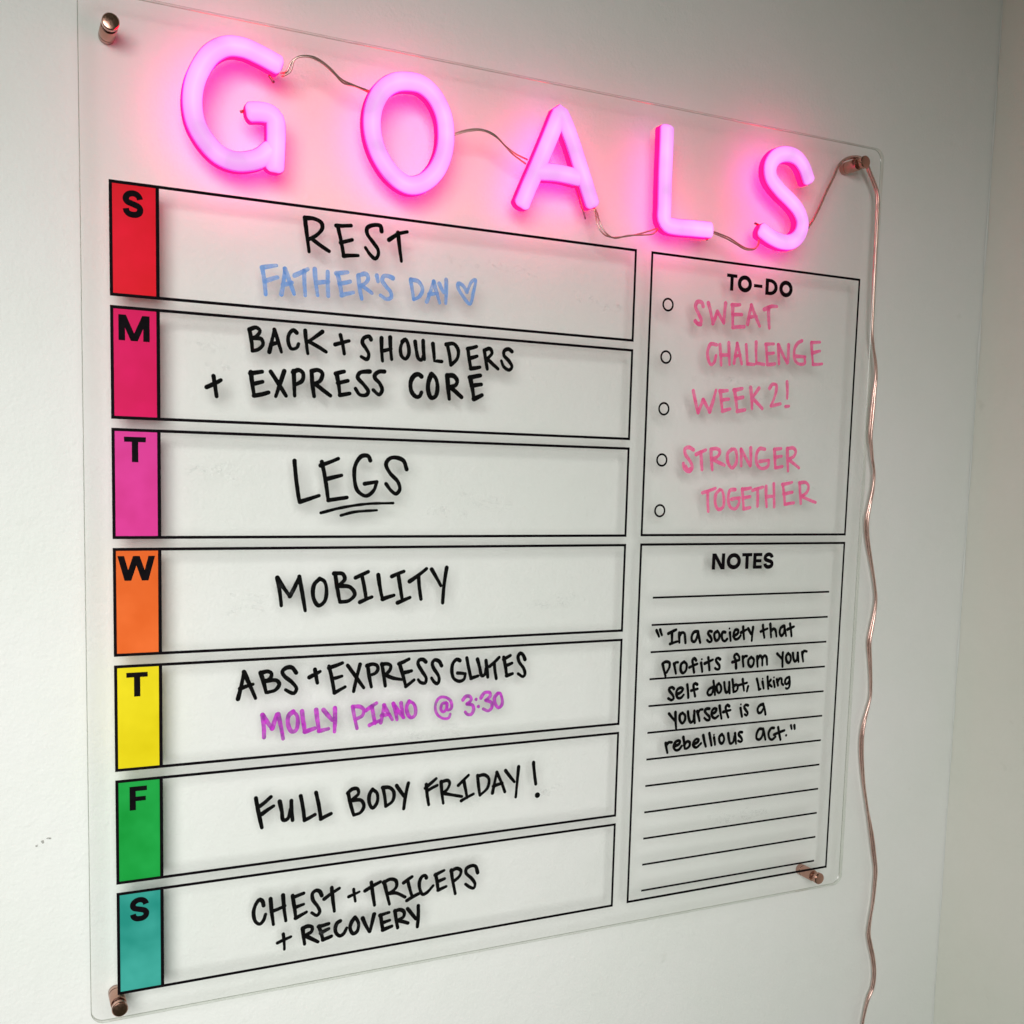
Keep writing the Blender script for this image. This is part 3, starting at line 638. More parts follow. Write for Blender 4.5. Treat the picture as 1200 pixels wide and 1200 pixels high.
   ('-', [(459.3, 439.2), (464.5, 423.8)], 0), ('-', [(458.0, 429.3), (462.9, 430.6)], 0), ('-', [(468.0, 438.9), (470.1, 424.2)], 0),
   ('-', [(470.1, 424.2), (477.0, 424.2)], 0), ('-', [(477.6, 441.6), (478.8, 425.8)], 0), ('-', [(478.8, 425.3), (486.5, 424.8)], 0),
   ('-', [(487.4, 440.3), (489.6, 425.5)], 0), ('-', [(487.0, 440.5), (495.0, 441.4)], 0), ('-', [(488.5, 433.4), (495.4, 434.4)], 0),
   ('-', [(489.6, 425.0), (497.2, 426.0)], 0), ('-', [(499.5, 441.2), (501.1, 426.2)], 0), ('-', [(499.7, 441.2), (509.4, 427.3)], 0),
   ('-', [(509.8, 441.9), (510.0, 427.8)], 0), ('~', [(523.2, 446.0), (518.8, 443.6), (515.9, 438.3), (517.1, 430.3), (521.2, 427.5), (527.1, 428.4), (526.7, 433.5)], 0),
   ('-', [(518.2, 433.4), (527.4, 433.5)], 0), ('-', [(533.2, 445.2), (535.7, 428.5)], 0), ('-', [(533.0, 445.1), (541.8, 446.3)], 0),
   ('-', [(534.4, 437.1), (542.3, 439.2)], 0), ('-', [(535.7, 428.0), (545.1, 429.1)], 0)]),
 ('the word WEEK', 'pink', 2.5,
  [('-', [(420.0, 400.6), (425.3, 384.3)], 0), ('-', [(425.3, 384.3), (429.5, 394.3)], 0), ('-', [(429.5, 394.3), (436.0, 385.3)], 0),
   ('-', [(436.0, 385.3), (441.2, 402.2)], 0), ('-', [(445.5, 401.5), (448.1, 386.8)], 0), ('-', [(444.9, 401.8), (452.2, 402.5)], 0),
   ('-', [(446.5, 394.7), (453.8, 396.0)], 0), ('-', [(448.2, 386.5), (455.4, 388.5)], 0), ('-', [(458.9, 403.2), (462.3, 387.5)], 0),
   ('-', [(458.3, 403.2), (466.3, 404.9)], 0), ('-', [(460.5, 396.9), (467.3, 398.2)], 0), ('-', [(462.3, 387.0), (469.7, 388.5)], 0),
   ('-', [(474.3, 406.1), (476.6, 389.7)], 0), ('-', [(482.5, 406.0), (476.1, 397.7)], 0), ('-', [(476.1, 398.2), (486.7, 390.2)], 0)]),
 ('the number 2 with an exclamation mark', 'pink', 2.3,
  [('~', [(493.3, 406.6), (495.7, 409.8), (499.6, 409.5), (499.9, 405.0), (497.8, 397.8), (495.5, 393.1)], 0), ('-', [(495.5, 392.8), (504.8, 394.9)], 0),
   ('-', [(510.4, 412.6), (511.3, 399.5)], 0), ('-', [(510.1, 393.0), (513.6, 393.5)], 0)]),
 ('the word STRONGER', 'pink', 2.4,
  [('~', [(422.6, 355.6), (418.3, 357.4), (414.8, 356.4), (415.0, 352.4), (419.4, 347.2), (422.1, 342.3), (419.3, 338.8), (415.0, 340.7), (413.6, 345.1)], 0),
   ('~', [(420.7, 341.1), (418.4, 340.1), (415.8, 343.1)], 0), ('-', [(425.2, 352.3), (434.0, 356.0)], 0), ('-', [(429.3, 354.3), (431.2, 340.6)], 0),
   ('-', [(438.8, 356.6), (440.9, 340.8)], 0), ('~', [(438.8, 356.6), (444.3, 357.3), (447.4, 355.4), (445.8, 351.4), (439.8, 349.2)], 0),
   ('-', [(440.4, 349.2), (452.4, 344.6)], 0),
   ('~', [(458.5, 357.2), (454.9, 353.6), (456.0, 346.1), (459.9, 342.7), (463.5, 346.3), (463.7, 353.4), (461.6, 357.3), (458.5, 357.2)], 0),
   ('-', [(467.8, 357.5), (468.6, 344.5)], 0), ('-', [(467.8, 357.5), (477.4, 344.7)], 0), ('-', [(477.2, 358.8), (478.0, 345.2)], 0),
   ('~', [(491.2, 358.3), (486.1, 358.6), (483.2, 354.0), (484.3, 345.9), (489.0, 342.9), (495.3, 345.1), (495.6, 349.7)], 0), ('-', [(486.7, 348.5), (495.6, 349.7)], 0),
   ('-', [(500.9, 358.6), (502.5, 344.3)], 0), ('-', [(500.7, 358.4), (507.4, 359.3)], 0), ('-', [(501.6, 351.9), (508.4, 353.2)], 0),
   ('-', [(502.5, 343.8), (509.6, 345.0)], 0), ('-', [(513.9, 359.5), (515.7, 341.5)], 0),
   ('~', [(513.9, 359.5), (519.8, 360.2), (522.6, 357.7), (520.9, 353.5), (515.1, 350.8)], 0), ('-', [(515.8, 350.8), (526.8, 344.3)], 0)]),
 ('the word TOGETHER', 'pink', 2.3,
  [('-', [(432.8, 322.7), (444.8, 326.4)], 0), ('-', [(437.8, 323.8), (439.0, 308.3)], 0),
   ('~', [(449.1, 325.4), (445.6, 321.9), (445.5, 313.9), (448.8, 309.9), (453.0, 311.9), (453.1, 320.0), (451.0, 325.0), (449.1, 325.4)], 0),
   ('~', [(464.0, 325.7), (459.1, 325.1), (457.5, 319.0), (459.8, 312.0), (464.9, 310.5), (468.4, 315.1), (468.2, 318.1)], 0), ('-', [(460.7, 318.0), (468.8, 319.2)], 0),
   ('-', [(470.9, 326.3), (473.1, 311.1)], 0), ('-', [(470.7, 326.1), (479.1, 327.2)], 0), ('-', [(472.0, 319.2), (478.9, 320.3)], 0),
   ('-', [(473.1, 310.5), (479.4, 311.6)], 0), ('-', [(481.1, 325.4), (491.2, 328.1)], 0), ('-', [(485.9, 326.5), (486.7, 312.7)], 0),
   ('-', [(494.4, 328.7), (496.0, 312.3)], 0), ('-', [(502.0, 330.9), (503.6, 312.3)], 0), ('-', [(495.3, 320.5), (502.6, 321.1)], 0),
   ('-', [(511.2, 330.5), (514.2, 315.0)], 0), ('-', [(510.8, 330.5), (520.7, 332.5)], 0), ('-', [(512.6, 322.8), (521.5, 324.5)], 0),
   ('-', [(514.2, 314.5), (523.4, 315.8)], 0), ('-', [(528.3, 332.4), (530.8, 315.2)], 0),
   ('~', [(528.3, 332.2), (535.0, 332.5), (537.9, 329.4), (536.2, 324.2), (530.4, 321.5)], 0), ('-', [(530.4, 321.5), (546.2, 316.4)], 0)])]
NEON = {'A': [[(266.5, 519.1), (271.4, 530.7), (279.1, 548.1), (286.8, 566.3), (292.7, 580.8), (294.2, 583.6), (296.2, 581.3), (303.6, 567.5), (312.0, 548.5), (321.8, 526.2)],
       [(277.6, 542.2), (293.5, 543.3), (309.6, 542.4)]],
 'G': [[(97.2, 580.4), (86.1, 584.2), (75.8, 586.5), (65.7, 585.2), (56.9, 579.0), (50.5, 568.7), (47.2, 559.0), (46.3, 548.5), (48.4, 537.8), (54.3, 528.3),
        (61.9, 521.7), (70.8, 519.3), (79.8, 520.6), (86.9, 523.7), (92.8, 529.0)],
       [(80.8, 549.8), (86.2, 550.7), (92.1, 550.4), (95.6, 547.8), (96.4, 541.0), (96.2, 529.5), (95.7, 519.0)]],
 'L': [[(382.3, 587.0), (382.4, 573.5), (382.3, 555.4), (382.7, 532.7), (383.0, 522.9), (386.0, 519.5), (392.6, 518.7), (407.8, 519.3), (424.2, 520.0)]],
 'O': [[(181.0, 585.1), (191.3, 584.9), (200.3, 579.4), (206.9, 569.0), (209.2, 557.2), (207.9, 543.4), (202.1, 531.0), (193.2, 522.9), (183.6, 520.3), (173.2, 524.9),
        (165.1, 533.8), (159.9, 544.3), (158.0, 555.8), (159.6, 566.6), (164.9, 576.7), (172.3, 582.6)]],
 'S': [[(516.0, 568.9), (510.5, 578.4), (503.7, 583.9), (494.1, 585.4), (483.9, 582.3), (478.2, 575.1), (478.7, 566.5), (487.6, 558.1), (498.5, 551.5), (507.4, 544.6),
        (511.9, 536.2), (510.1, 527.0), (502.7, 520.4), (492.2, 519.2), (481.6, 521.6), (472.7, 525.4)]]}
WIRES = [('G', 'O',
  [[(100.1, -25.0, 577.0), (103.2, -27.3, 577.8), (105.9, -29.2, 583.8), (110.9, -30.5, 587.3), (119.3, -31.0, 588.2), (128.7, -30.5, 584.4), (137.4, -29.2, 578.7),
    (146.4, -27.3, 577.2), (159.1, -25.0, 575.8)],
   [(100.6, -25.0, 575.0), (105.3, -27.7, 578.1), (107.8, -29.9, 585.4), (114.9, -31.5, 587.5), (123.4, -32.0, 585.6), (131.8, -31.5, 580.6), (138.4, -29.9, 576.5),
    (146.9, -27.7, 576.6), (159.1, -25.0, 574.8)]]),
 ('O', 'A',
  [[(211.6, -25.0, 556.3), (223.2, -28.0, 561.2), (232.8, -30.2, 562.9), (242.5, -31.0, 561.2), (250.7, -30.2, 556.0), (258.3, -28.0, 551.5), (270.4, -25.0, 547.1)],
   [(211.7, -25.0, 555.8), (224.0, -29.0, 560.5), (234.5, -31.9, 561.9), (244.2, -33.0, 558.7), (251.2, -31.9, 554.5), (260.4, -29.0, 551.5), (271.6, -25.0, 550.1)]]),
 ('A', 'L',
  [[(321.3, -25.0, 528.5), (325.3, -26.9, 521.5), (326.8, -28.5, 513.1), (331.4, -29.6, 506.3), (337.6, -30.0, 504.6), (347.8, -29.6, 506.1), (359.3, -28.5, 509.1),
    (371.1, -26.9, 513.2), (381.2, -25.0, 517.2)],
   [(322.7, -25.0, 527.5), (326.3, -27.7, 521.5), (328.1, -29.9, 513.6), (333.1, -31.5, 506.2), (339.3, -32.0, 503.8), (351.0, -31.5, 507.0), (363.5, -29.9, 509.1),
    (374.4, -27.7, 511.6), (381.2, -25.0, 516.6)]]),
 ('L', 'S',
  [[(427.1, -25.0, 520.8), (434.3, -27.2, 518.7), (442.7, -28.9, 516.2), (450.1, -29.9, 512.7), (458.4, -29.9, 510.2), (467.2, -28.9, 511.3), (471.7, -27.2, 515.3),
    (473.8, -25.0, 522.4)],
   [(427.1, -25.0, 519.5), (434.0, -27.6, 517.3), (441.4, -29.7, 514.6), (448.7, -30.8, 511.5), (456.9, -30.8, 508.9), (465.9, -29.7, 510.4), (470.6, -27.6, 514.5),
    (473.0, -25.0, 521.6)]])]
CABLE = [(524.6, -14.5, 530.8), (532.8, -14.5, 540.4), (540.7, -14.5, 554.1), (546.9, -14.5, 567.0), (553.8, -14.5, 579.7), (558.3, -14.5, 589.3), (563.8, -14.5, 594.5),
 (571.3, -14.5, 597.6), (578.1, -14.5, 598.6), (583.7, -14.5, 597.7), (590.0, -12.5, 595.0), (593.2, -12.5, 590.0), (598.0, -12.5, 583.3), (602.3, -12.5, 576.1),
 (604.4, -12.5, 568.1), (604.6, -12.5, 559.1), (604.8, -12.5, 550.8), (605.1, -12.5, 530.0), (605.4, -12.5, 502.0), (606.7, -12.0, 474.0), (607.9, -11.5, 458.6),
 (611.3, -11.0, 446.0), (614.6, -10.5, 435.6), (616.4, -10.0, 424.9), (615.9, -9.5, 406.9), (615.4, -9.0, 388.8), (615.6, -8.5, 374.3), (619.4, -8.0, 356.1),
 (623.5, -7.5, 341.5), (623.6, -7.0, 329.0), (621.7, -6.5, 315.6), (619.8, -6.0, 302.2), (620.5, -5.5, 293.2), (622.9, -5.5, 281.3), (628.3, -5.5, 263.2),
 (633.8, -5.5, 244.2), (636.3, -5.5, 231.3), (635.0, -5.5, 216.1), (632.9, -5.5, 204.7), (631.3, -5.5, 193.3), (633.7, -5.5, 175.6), (636.2, -5.5, 156.1),
 (636.8, -5.5, 142.9), (634.1, -5.5, 131.5), (631.4, -5.5, 121.6), (629.5, -5.5, 107.8), (630.1, -5.5, 92.9), (632.2, -5.5, 78.6), (634.9, -5.5, 64.2),
 (641.4, -5.5, 39.8), (647.7, -5.5, 17.5), (652.5, -5.5, -3.2), (655.9, -5.5, -19.8), (655.9, -5.5, -33.5), (655.1, -5.5, -49.7), (653.3, -5.5, -65.6),
 (652.3, -5.5, -80.2), (655.3, -5.5, -91.3), (659.5, -5.5, -104.4), (662.2, -5.5, -118.9), (661.2, -5.5, -132.8), (656.7, -5.5, -142.7), (653.9, -5.5, -152.9),
 (651.8, -5.5, -166.6), (650.7, -5.5, -179.7), (653.0, -5.5, -196.1)]
TAIL = [[(309.7, -25.0, 539.9), (315.1, -25.0, 526.5), (318.9, -25.0, 515.8)]]
STUBS = [[(95.9, -25.0, 570.6), (92.7, -25.0, 574.6)], [(75.3, -25.0, 550.0), (80.7, -25.0, 551.9)], [(425.1, -25.0, 513.3), (421.7, -25.0, 518.2)], [(468.7, -25.0, 531.1), (475.9, -25.0, 529.1)]]
SCUFF = [(-45.2, 95.2), (-41.7, 97.2), (-38.0, 99.0)]

# ------------------------------------------------------------------ the walls
XC = 0.7485
v, f = box(-2.2, XC + 0.1, 0.0, 0.1, -1.4, 2.0)
wall = make("wall", v, f, M_WALL)
wall["kind"] = "structure"
v, f = box(XC, XC + 0.1, -2.4, -0.0005, -1.4, 2.0)
side = make("side_wall", v, f, M_SIDE)
side["kind"] = "structure"

# the paint-filled inner corner: a small uneven concave bead
vs = []; fs = []
nz = 170
for i in range(nz + 1):
    z = -1.4 + 3.4 * i / nz
    r = 0.0008 + 0.0008 * math.sin(i * 1.3) * random.random() + random.uniform(-.0004, .0004)
    for k in range(6):
        a = math.pi / 2 * k / 5
        vs.append((XC - r + r * math.sin(a) - 0.0003, -r + r * math.cos(a) - 0.0003, z))
for i in range(nz):
    for k in range(5):
        a = i * 6 + k
        fs.append((a, a + 1, a + 7, a + 6))
make("paint_bead", vs, fs, M_WALL, wall, smooth=True)

# little scuff left of the board
sm, nt, b, out = mat("grey_scuff")
sn = noise(nt, 700.0, 3, 0.6, objcoord(nt))
sr_ = ramp(nt, sn.outputs["Fac"], [(0.3, (0.22, 0.22, 0.20, 1)), (0.7, (0.45, 0.45, 0.42, 1))])
nt.links.new(sr_.outputs["Color"], b.inputs["Base Color"])
sa = noise(nt, 500.0, 2, 0.5, objcoord(nt))
sar = ramp(nt, sa.outputs["Fac"], [(0.38, (0.15, 0.15, 0.15, 1)), (0.62, (0.85, 0.85, 0.85, 1))])
nt.links.new(sar.outputs["Color"], b.inputs["Alpha"])
vs = []; fs = []
for (x, z), (rx, rz, an) in zip(SCUFF, ((1.0, 0.7, .5), (1.0, 1.4, .3), (1.9, 0.7, -.1))):
    i0 = len(vs)
    for k in range(12):
        a = 2 * math.pi * k / 12
        q = random.uniform(.7, 1.15)
        px, pz = rx * math.cos(a) * q, rz * math.sin(a) * q
        vs.append(((x + px * math.cos(an) - pz * math.sin(an)) / 1000, -0.00025, (z + px * math.sin(an) + pz * math.cos(an)) / 1000))
    fs.append(tuple(range(i0, i0 + 12)))
make("scuff_mark", vs, fs, sm, wall)

# ------------------------------------------------------------------ the board
board = empty("planner_board", (0.292, -0.020, -0.018),
              "clear acrylic weekly planner board with rainbow day strips and handwriting, on four copper standoffs", "planner board")
BX0, BX1, BZ0, BZ1 = -0.0165, 0.6000, -0.0182, 0.6062
TH = 0.004
def rounded(x0, x1, z0, z1, r, n=8):
    o = []
    for cx_, cz_, a0 in ((x1 - r, z1 - r, 0), (x0 + r, z1 - r, 90), (x0 + r, z0 + r, 180), (x1 - r, z0 + r, 270)):
        for k in range(n + 1):
            a = math.radians(a0 + 90.0 * k / n)
            o.append((cx_ + r * math.cos(a), cz_ + r * math.sin(a)))
    return o
ch = 0.0004
R0 = 0.0085
rings = [(YF, ch), (YF + ch, 0.0), (YF + TH - ch, 0.0), (YF + TH, ch)]
vs = []; fs = []; mi = []
for y, ins in rings:
    for x, z in rounded(BX0 + ins, BX1 - ins, BZ0 + ins, BZ1 - ins, R0 - ins):
        vs.append((x, y, z))
n = len(vs) // 4
fs.append(tuple(range(n))[::-1]); mi.append(0)
for k in range(3):
    for i in range(n):
        j = (i + 1) % n
        fs.append((k * n + i, k * n + j, (k + 1) * n + j, (k + 1) * n + i)); mi.append(1 if k == 1 else 2)
fs.append(tuple(range(3 * n, 4 * n))); mi.append(3)
sheet = make("acrylic_sheet", vs, fs, [M_ACR, M_ACR_EDGE, M_ACR_BEVEL, M_ACR_BACK], board)
sheet.data.polygons.foreach_set("material_index", mi)

# standoffs: barrel on the wall, washer, cap in front of the sheet
def lathe(prof, cx_, cz_, seg=28):
    vs = []; fs = []
    for r, y in prof:
        for k in range(seg):
            a = 2 * math.pi * k / seg
            vs.append((cx_ + r * math.cos(a), y, cz_ + r * math.sin(a)))
    for i in range(len(prof) - 1):
        for k in range(seg):
            k2 = (k + 1) % seg
            fs.append((i * seg + k, i * seg + k2, (i + 1) * seg + k2, (i + 1) * seg + k))
    fs.append(tuple(range(seg))[::-1])
    fs.append(tuple(range((len(prof) - 1) * seg, len(prof) * seg)))
    return vs, fs
for (sx, sz, where) in ((0.0012, 0.5882, "top left"), (0.5768, 0.5924, "top right"), (0.5711, -0.0080, "bottom right"), (0.0004, -0.0092, "bottom left")):
    R = 0.0049
    v, f = lathe([(R * .93, -0.0001), (R, -0.0006), (R, -0.0048), (R * .95, -0.0051), (R * .95, -0.0056), (R, -0.0059), (R, YF + TH + 0.0006), (R * .93, YF + TH + 0.0001)], sx, sz)
    so = make("standoff", v, f, M_METAL, board, label="copper coloured standoff at the %s corner" % where)
    md = so.modifiers.new("edges", 'EDGE_SPLIT'); md.split_angle = math.radians(35)
    so.data.polygons.foreach_set("use_smooth", [True] * len(so.data.polygons))
    v, f = lathe([(R * .95, YF - 0.0001), (R, YF - 0.0004), (R, YF - 0.0032), (R * .90, YF - 0.0038), (R * .84, YF - 0.0039)], sx, sz)
    v2, f2 = lathe([(R * .86, YF - 0.0034), (R * .86, YF - 0.0041), (R * .3, YF - 0.00425)], sx, sz)
    cp = make("cap", v, f, M_METAL, so)
    cp.data.polygons.foreach_set("use_smooth", [True] * len(cp.data.polygons))
    md = cp.modifiers.new("edges", 'EDGE_SPLIT'); md.split_angle = math.radians(28)

# printed rows
def frame_ink(x0, x1, z0, z1, t=1.85, dividers=()):
    k = Ink(YF - 0.00012)
    h = t / 2
    def bar(xa, xb, za, zb):
        k.v += [(xa / 1000, YF - 0.00012, za / 1000), (xb / 1000, YF - 0.00012, za / 1000), (xb / 1000, YF - 0.00012, zb / 1000), (xa / 1000, YF - 0.00012, zb / 1000)]
        i = len(k.v); k.f.append((i - 4, i - 3, i - 2, i - 1))
    bar(x0 - h, x1 + h, z1 - h, z1 + h)
    bar(x0 - h, x1 + h, z0 - h, z0 + h)
    bar(x0 - h, x0 + h, z0 + h, z1 - h)
    bar(x1 - h, x1 + h, z0 + h, z1 - h)
    for d in dividers:
        bar(d - h - .1, d + h + .1, z0 + h, z1 - h)
    return k

def para(k, x0, z0, x1, z1, w):
    k.quad([(x0 - w / 2, z0), (x0 + w / 2, z0), (x1 + w / 2, z1), (x1 - w / 2, z1)])
def rect(k, xa, xb, za, zb):
    k.quad([(xa, za), (xb, za), (xb, zb), (xa, zb)])
def ellipse_ring(k, cx_, cz_, rx, rz, t, n=40):
    k.y -= 4e-6
    i0 = len(k.v)
    for j in range(n):
        a = 2 * math.pi * j / n
        c, s = math.cos(a), math.sin(a)
        k._p(cx_ + rx * c, cz_ + rz * s, k.y); k._p(cx_ + (rx - t) * c, cz_ + (rz - t) * s, k.y)
    for j in range(n):
        a, b = i0 + 2 * j, i0 + 2 * ((j + 1) % n)
        k.f.append((a, b, b + 1, a + 1))
def glyph(k, ch_, xa, xb, z0, z1, t):
    """Heavy printed capital in the box xa..xb, z0..z1 (mm), stem width t."""
    H = z1 - z0; Wd = xb - xa
    if ch_ == 'T':
        rect(k, xa, xb, z1 - t * .82, z1); m_ = (xa + xb) / 2; rect(k, m_ - t / 2, m_ + t / 2, z0, z1 - t * .5)
    elif ch_ in 'FE':
        rect(k, xa, xa + t, z0, z1); rect(k, xa + t * .5, xb, z1 - t * .82, z1)
        m_ = z0 + H * (.5 if ch_ == 'E' else .47)
        rect(k, xa + t * .5, xb - Wd * .07, m_ - t * .38, m_ + t * .40)
        if ch_ == 'E':
            rect(k, xa + t * .5, xb, z0, z0 + t * .82)
    elif ch_ == 'M':
        rect(k, xa, xa + t, z0, z1); rect(k, xb - t, xb, z0, z1)
        m_ = (xa + xb) / 2
        para(k, xa + t * .62, z1, m_, z0 + H * .0, t * 1.05); para(k, xb - t * .62, z1, m_, z0 + H * .0, t * 1.05)
    elif ch_ == 'W':
        w_ = t * 1.02
        q = Wd / 4
        para(k, xa + w_ / 2, z1, xa + q + w_ * .12, z0, w_); para(k, xa + 2 * q, z1, xa + q + w_ * .12, z0, w_)
        para(k, xa + 2 * q, z1, xb - q - w_ * .12, z0, w_); para(k, xb - w_ / 2, z1, xb - q - w_ * .12, z0, w_)
    elif ch_ == 'N':
        rect(k, xa, xa + t, z0, z1); rect(k, xb - t, xb, z0, z1)
        para(k, xa + t * .62, z1, xb - t * .62, z0, t * 1.15)
    elif ch_ == 'O':
        ellipse_ring(k, (xa + xb) / 2, (z0 + z1) / 2, Wd / 2, H / 2 + .15, t)
    elif ch_ == 'D':
        rect(k, xa, xa + t, z0, z1)
        cz_ = (z0 + z1) / 2; n_ = 20
        k.y -= 4e-6; i0 = len(k.v)
        xs = xa + t * .5; xo = xa + Wd * .35
        outer = [(xs, z1), (xo, z1)] + [(xo + (xb - xo) * math.sin(math.pi * j / n_), cz_ + H / 2 * math.cos(math.pi * j / n_)) for j in range(1, n_)] + [(xo, z0), (xs, z0)]
        hi = H / 2 - t * .82
        inner = [(xs, z1 - t * .82), (xo, z1 - t * .82)] + [(xo + (xb - t - xo) * math.sin(math.pi * j / n_), cz_ + hi * math.cos(math.pi * j / n_)) for j in range(1, n_)] + [(xo, z0 + t * .82), (xs, z0 + t * .82)]
        for (a, b) in zip(outer, inner):
            k._p(a[0], a[1], k.y); k._p(b[0], b[1], k.y)
        for j in range(len(outer) - 1):
            k.f.append((i0 + 2 * j, i0 + 2 * j + 2, i0 + 2 * j + 3, i0 + 2 * j + 1))
    elif ch_ == 'S':
        h = t / 2
        U = [(.965, .735), (.90, .86), (.72, .97), (.47, 1.0), (.22, .95), (.05, .83), (.03, .68), (.14, .58), (.34, .53), (.62, .47), (.86, .40), (.97, .29), (.93, .13), (.76, .03), (.50, .0), (.24, .03), (.07, .14), (.02, .27)]
        pts = [(xa + h + (Wd - 2 * h) * u_, z0 - .15 + h * .9 + (H + .3 - 1.8 * h) * w_) for u_, w_ in U]
        k.ribbon(catmull(pts, .5), t, rnd=False, hand=False)
    elif ch_ == '-':
        rect(k, xa, xb, z0, z1)

WRow, DIV = 364.2, 26.75
PX0, PX1, PZ1 = 0.3, 580.5, 499.6
day_letters = [('S', 12.9, 12.0, 'Sunday'), ('M', 12.9, 17.8, ''), ('T', 12.8, 12.6, ''), ('W', 13.0, 22.0, ''), ('T', 12.8, 12.6, ''), ('F', 12.9, 10.4, ''), ('S', 13.1, 12.0, '')]
tlist = {'S': 3.5, 'M': 3.7, 'T': 3.7, 'W': 3.8, 'F': 3.7}
for i in range(7):
    zt = PZ1 - i * 72.43
    zb = zt - 65.2
    cname, c1, c2 = STRIPS[i]
    c1, c2 = [tuple(v * q for v in c[:3]) + (1,) for c, q in ((c1, 0.78), (c2, 0.86))]
    k = Ink(YF - 0.00005)
    k.quad([(PX0 + .4, zb + .4), (DIV - .4, zb + .4), (DIV - .4, zt - .4), (PX0 + .4, zt - .4)])
    strip = k.build("day_strip", strip_material(cname.replace(' ', '_') + "_print", c1, c2), board, "%s strip printed with a black letter %s" % (cname, day_letters[i][0]))
    L = Ink(YF - 0.00016)
    ch_, cxm, wdt, _ = day_letters[i]
    glyph(L, ch_, cxm - wdt / 2, cxm + wdt / 2, zt - 4.1 - 15.2, zt - 4.1, tlist[ch_])
    L.build("day_letter", M_PRINT, strip, "black printed capital %s" % ch_)
    frame_ink(PX0, WRow - .3, zb, zt, dividers=(DIV,)).build("row_outline", M_PRINT, board, "black outline of the %s row" % cname)
frame_ink(378.3, PX1, 289.8, PZ1).build("panel_outline", M_PRINT, board, "black outline of the to-do panel")
frame_ink(378.3, PX1, 0.4, 282.6).build("panel_outline", M_PRINT, board, "black outline of the notes panel")
hd = Ink(YF - 0.00016)
for ch_, a, b, t in (('T', 446.9, 456.7, 3.1), ('O', 457.4, 471.1, 3.3), ('D', 484.3, 496.4, 3.3), ('O', 498.0, 511.4, 3.3)):
    glyph(hd, ch_, a, b, 478.8, 491.4, t)
glyph(hd, '-', 473.0, 481.3, 483.5, 486.0, 2)
hd.build("heading", M_PRINT, board, "printed heading TO-DO")
hd = Ink(YF - 0.00016)
for ch_, a, b, t in (('N', 444.9, 457.4, 3.2), ('O', 459.1, 473.1, 3.4), ('T', 474.2, 484.2, 3.3), ('E', 485.3, 494.3, 3.3), ('S', 495.6, 506.3, 3.2)):
    glyph(hd, ch_, a, b, 262.3, 275.1, t)
hd.build("heading", M_PRINT, board, "printed heading NOTES")
for z in (463.1, 424.3, 385.7, 347.1, 308.5):
    k = Ink(YF - 0.00014)
    ellipse_ring(k, 393.9, z, 5.1, 5.1, 1.5, 36)
    k.build("bullet_ring", M_PRINT, board)
for i in range(12):
    z = 241.5 - i * (241.5 - 7.7) / 11
    k = Ink(YF - 0.00014)
    k.quad([(390.6, z - .78), (566.8, z - .78), (566.8, z + .78), (390.6, z + .78)])
    k.build("ruled_line", M_PRINT, board)

# handwriting
for label, ink, wd, strokes in WORDS:
    k = Ink(YF - 0.00030)
    w2 = wd * {'black': 1.38, 'purple': 1.28, 'blue': 1.15, 'pink': 1.25}[ink]
    for kind, pts, r in strokes:
        if kind == '*':
            k.disc(pts[0][0], pts[0][1], max(r, .9))
        elif kind == '~':
            k.ribbon(catmull(pts, 1.0), w2)
        else:
            # a touch of wobble so that no pen stroke is ruler straight
            P = linear(pts, 2.2)
            if len(P) > 2:
                d = (P[-1] - P[0]); nn = Vector((-d.y, d.x)).normalized() if d.length else Vector((0, 1))
                bow = random.uniform(-.022, .022) * d.length
                m_ = len(P) - 1
                for q in range(1, m_):
                    P[q] = P[q] + nn * (bow * math.sin(math.pi * q / m_) + random.uniform(-.05, .05))
            k.ribbon(P, w2)
    ink_word = {'black': 'black', 'blue': 'light blue', 'pink': 'pink', 'purple': 'purple'}[ink]
    k.build("handwritten_word" if 'word' in label else "handwritten_mark", INK[ink], board, "%s in %s marker" % (label, ink_word))

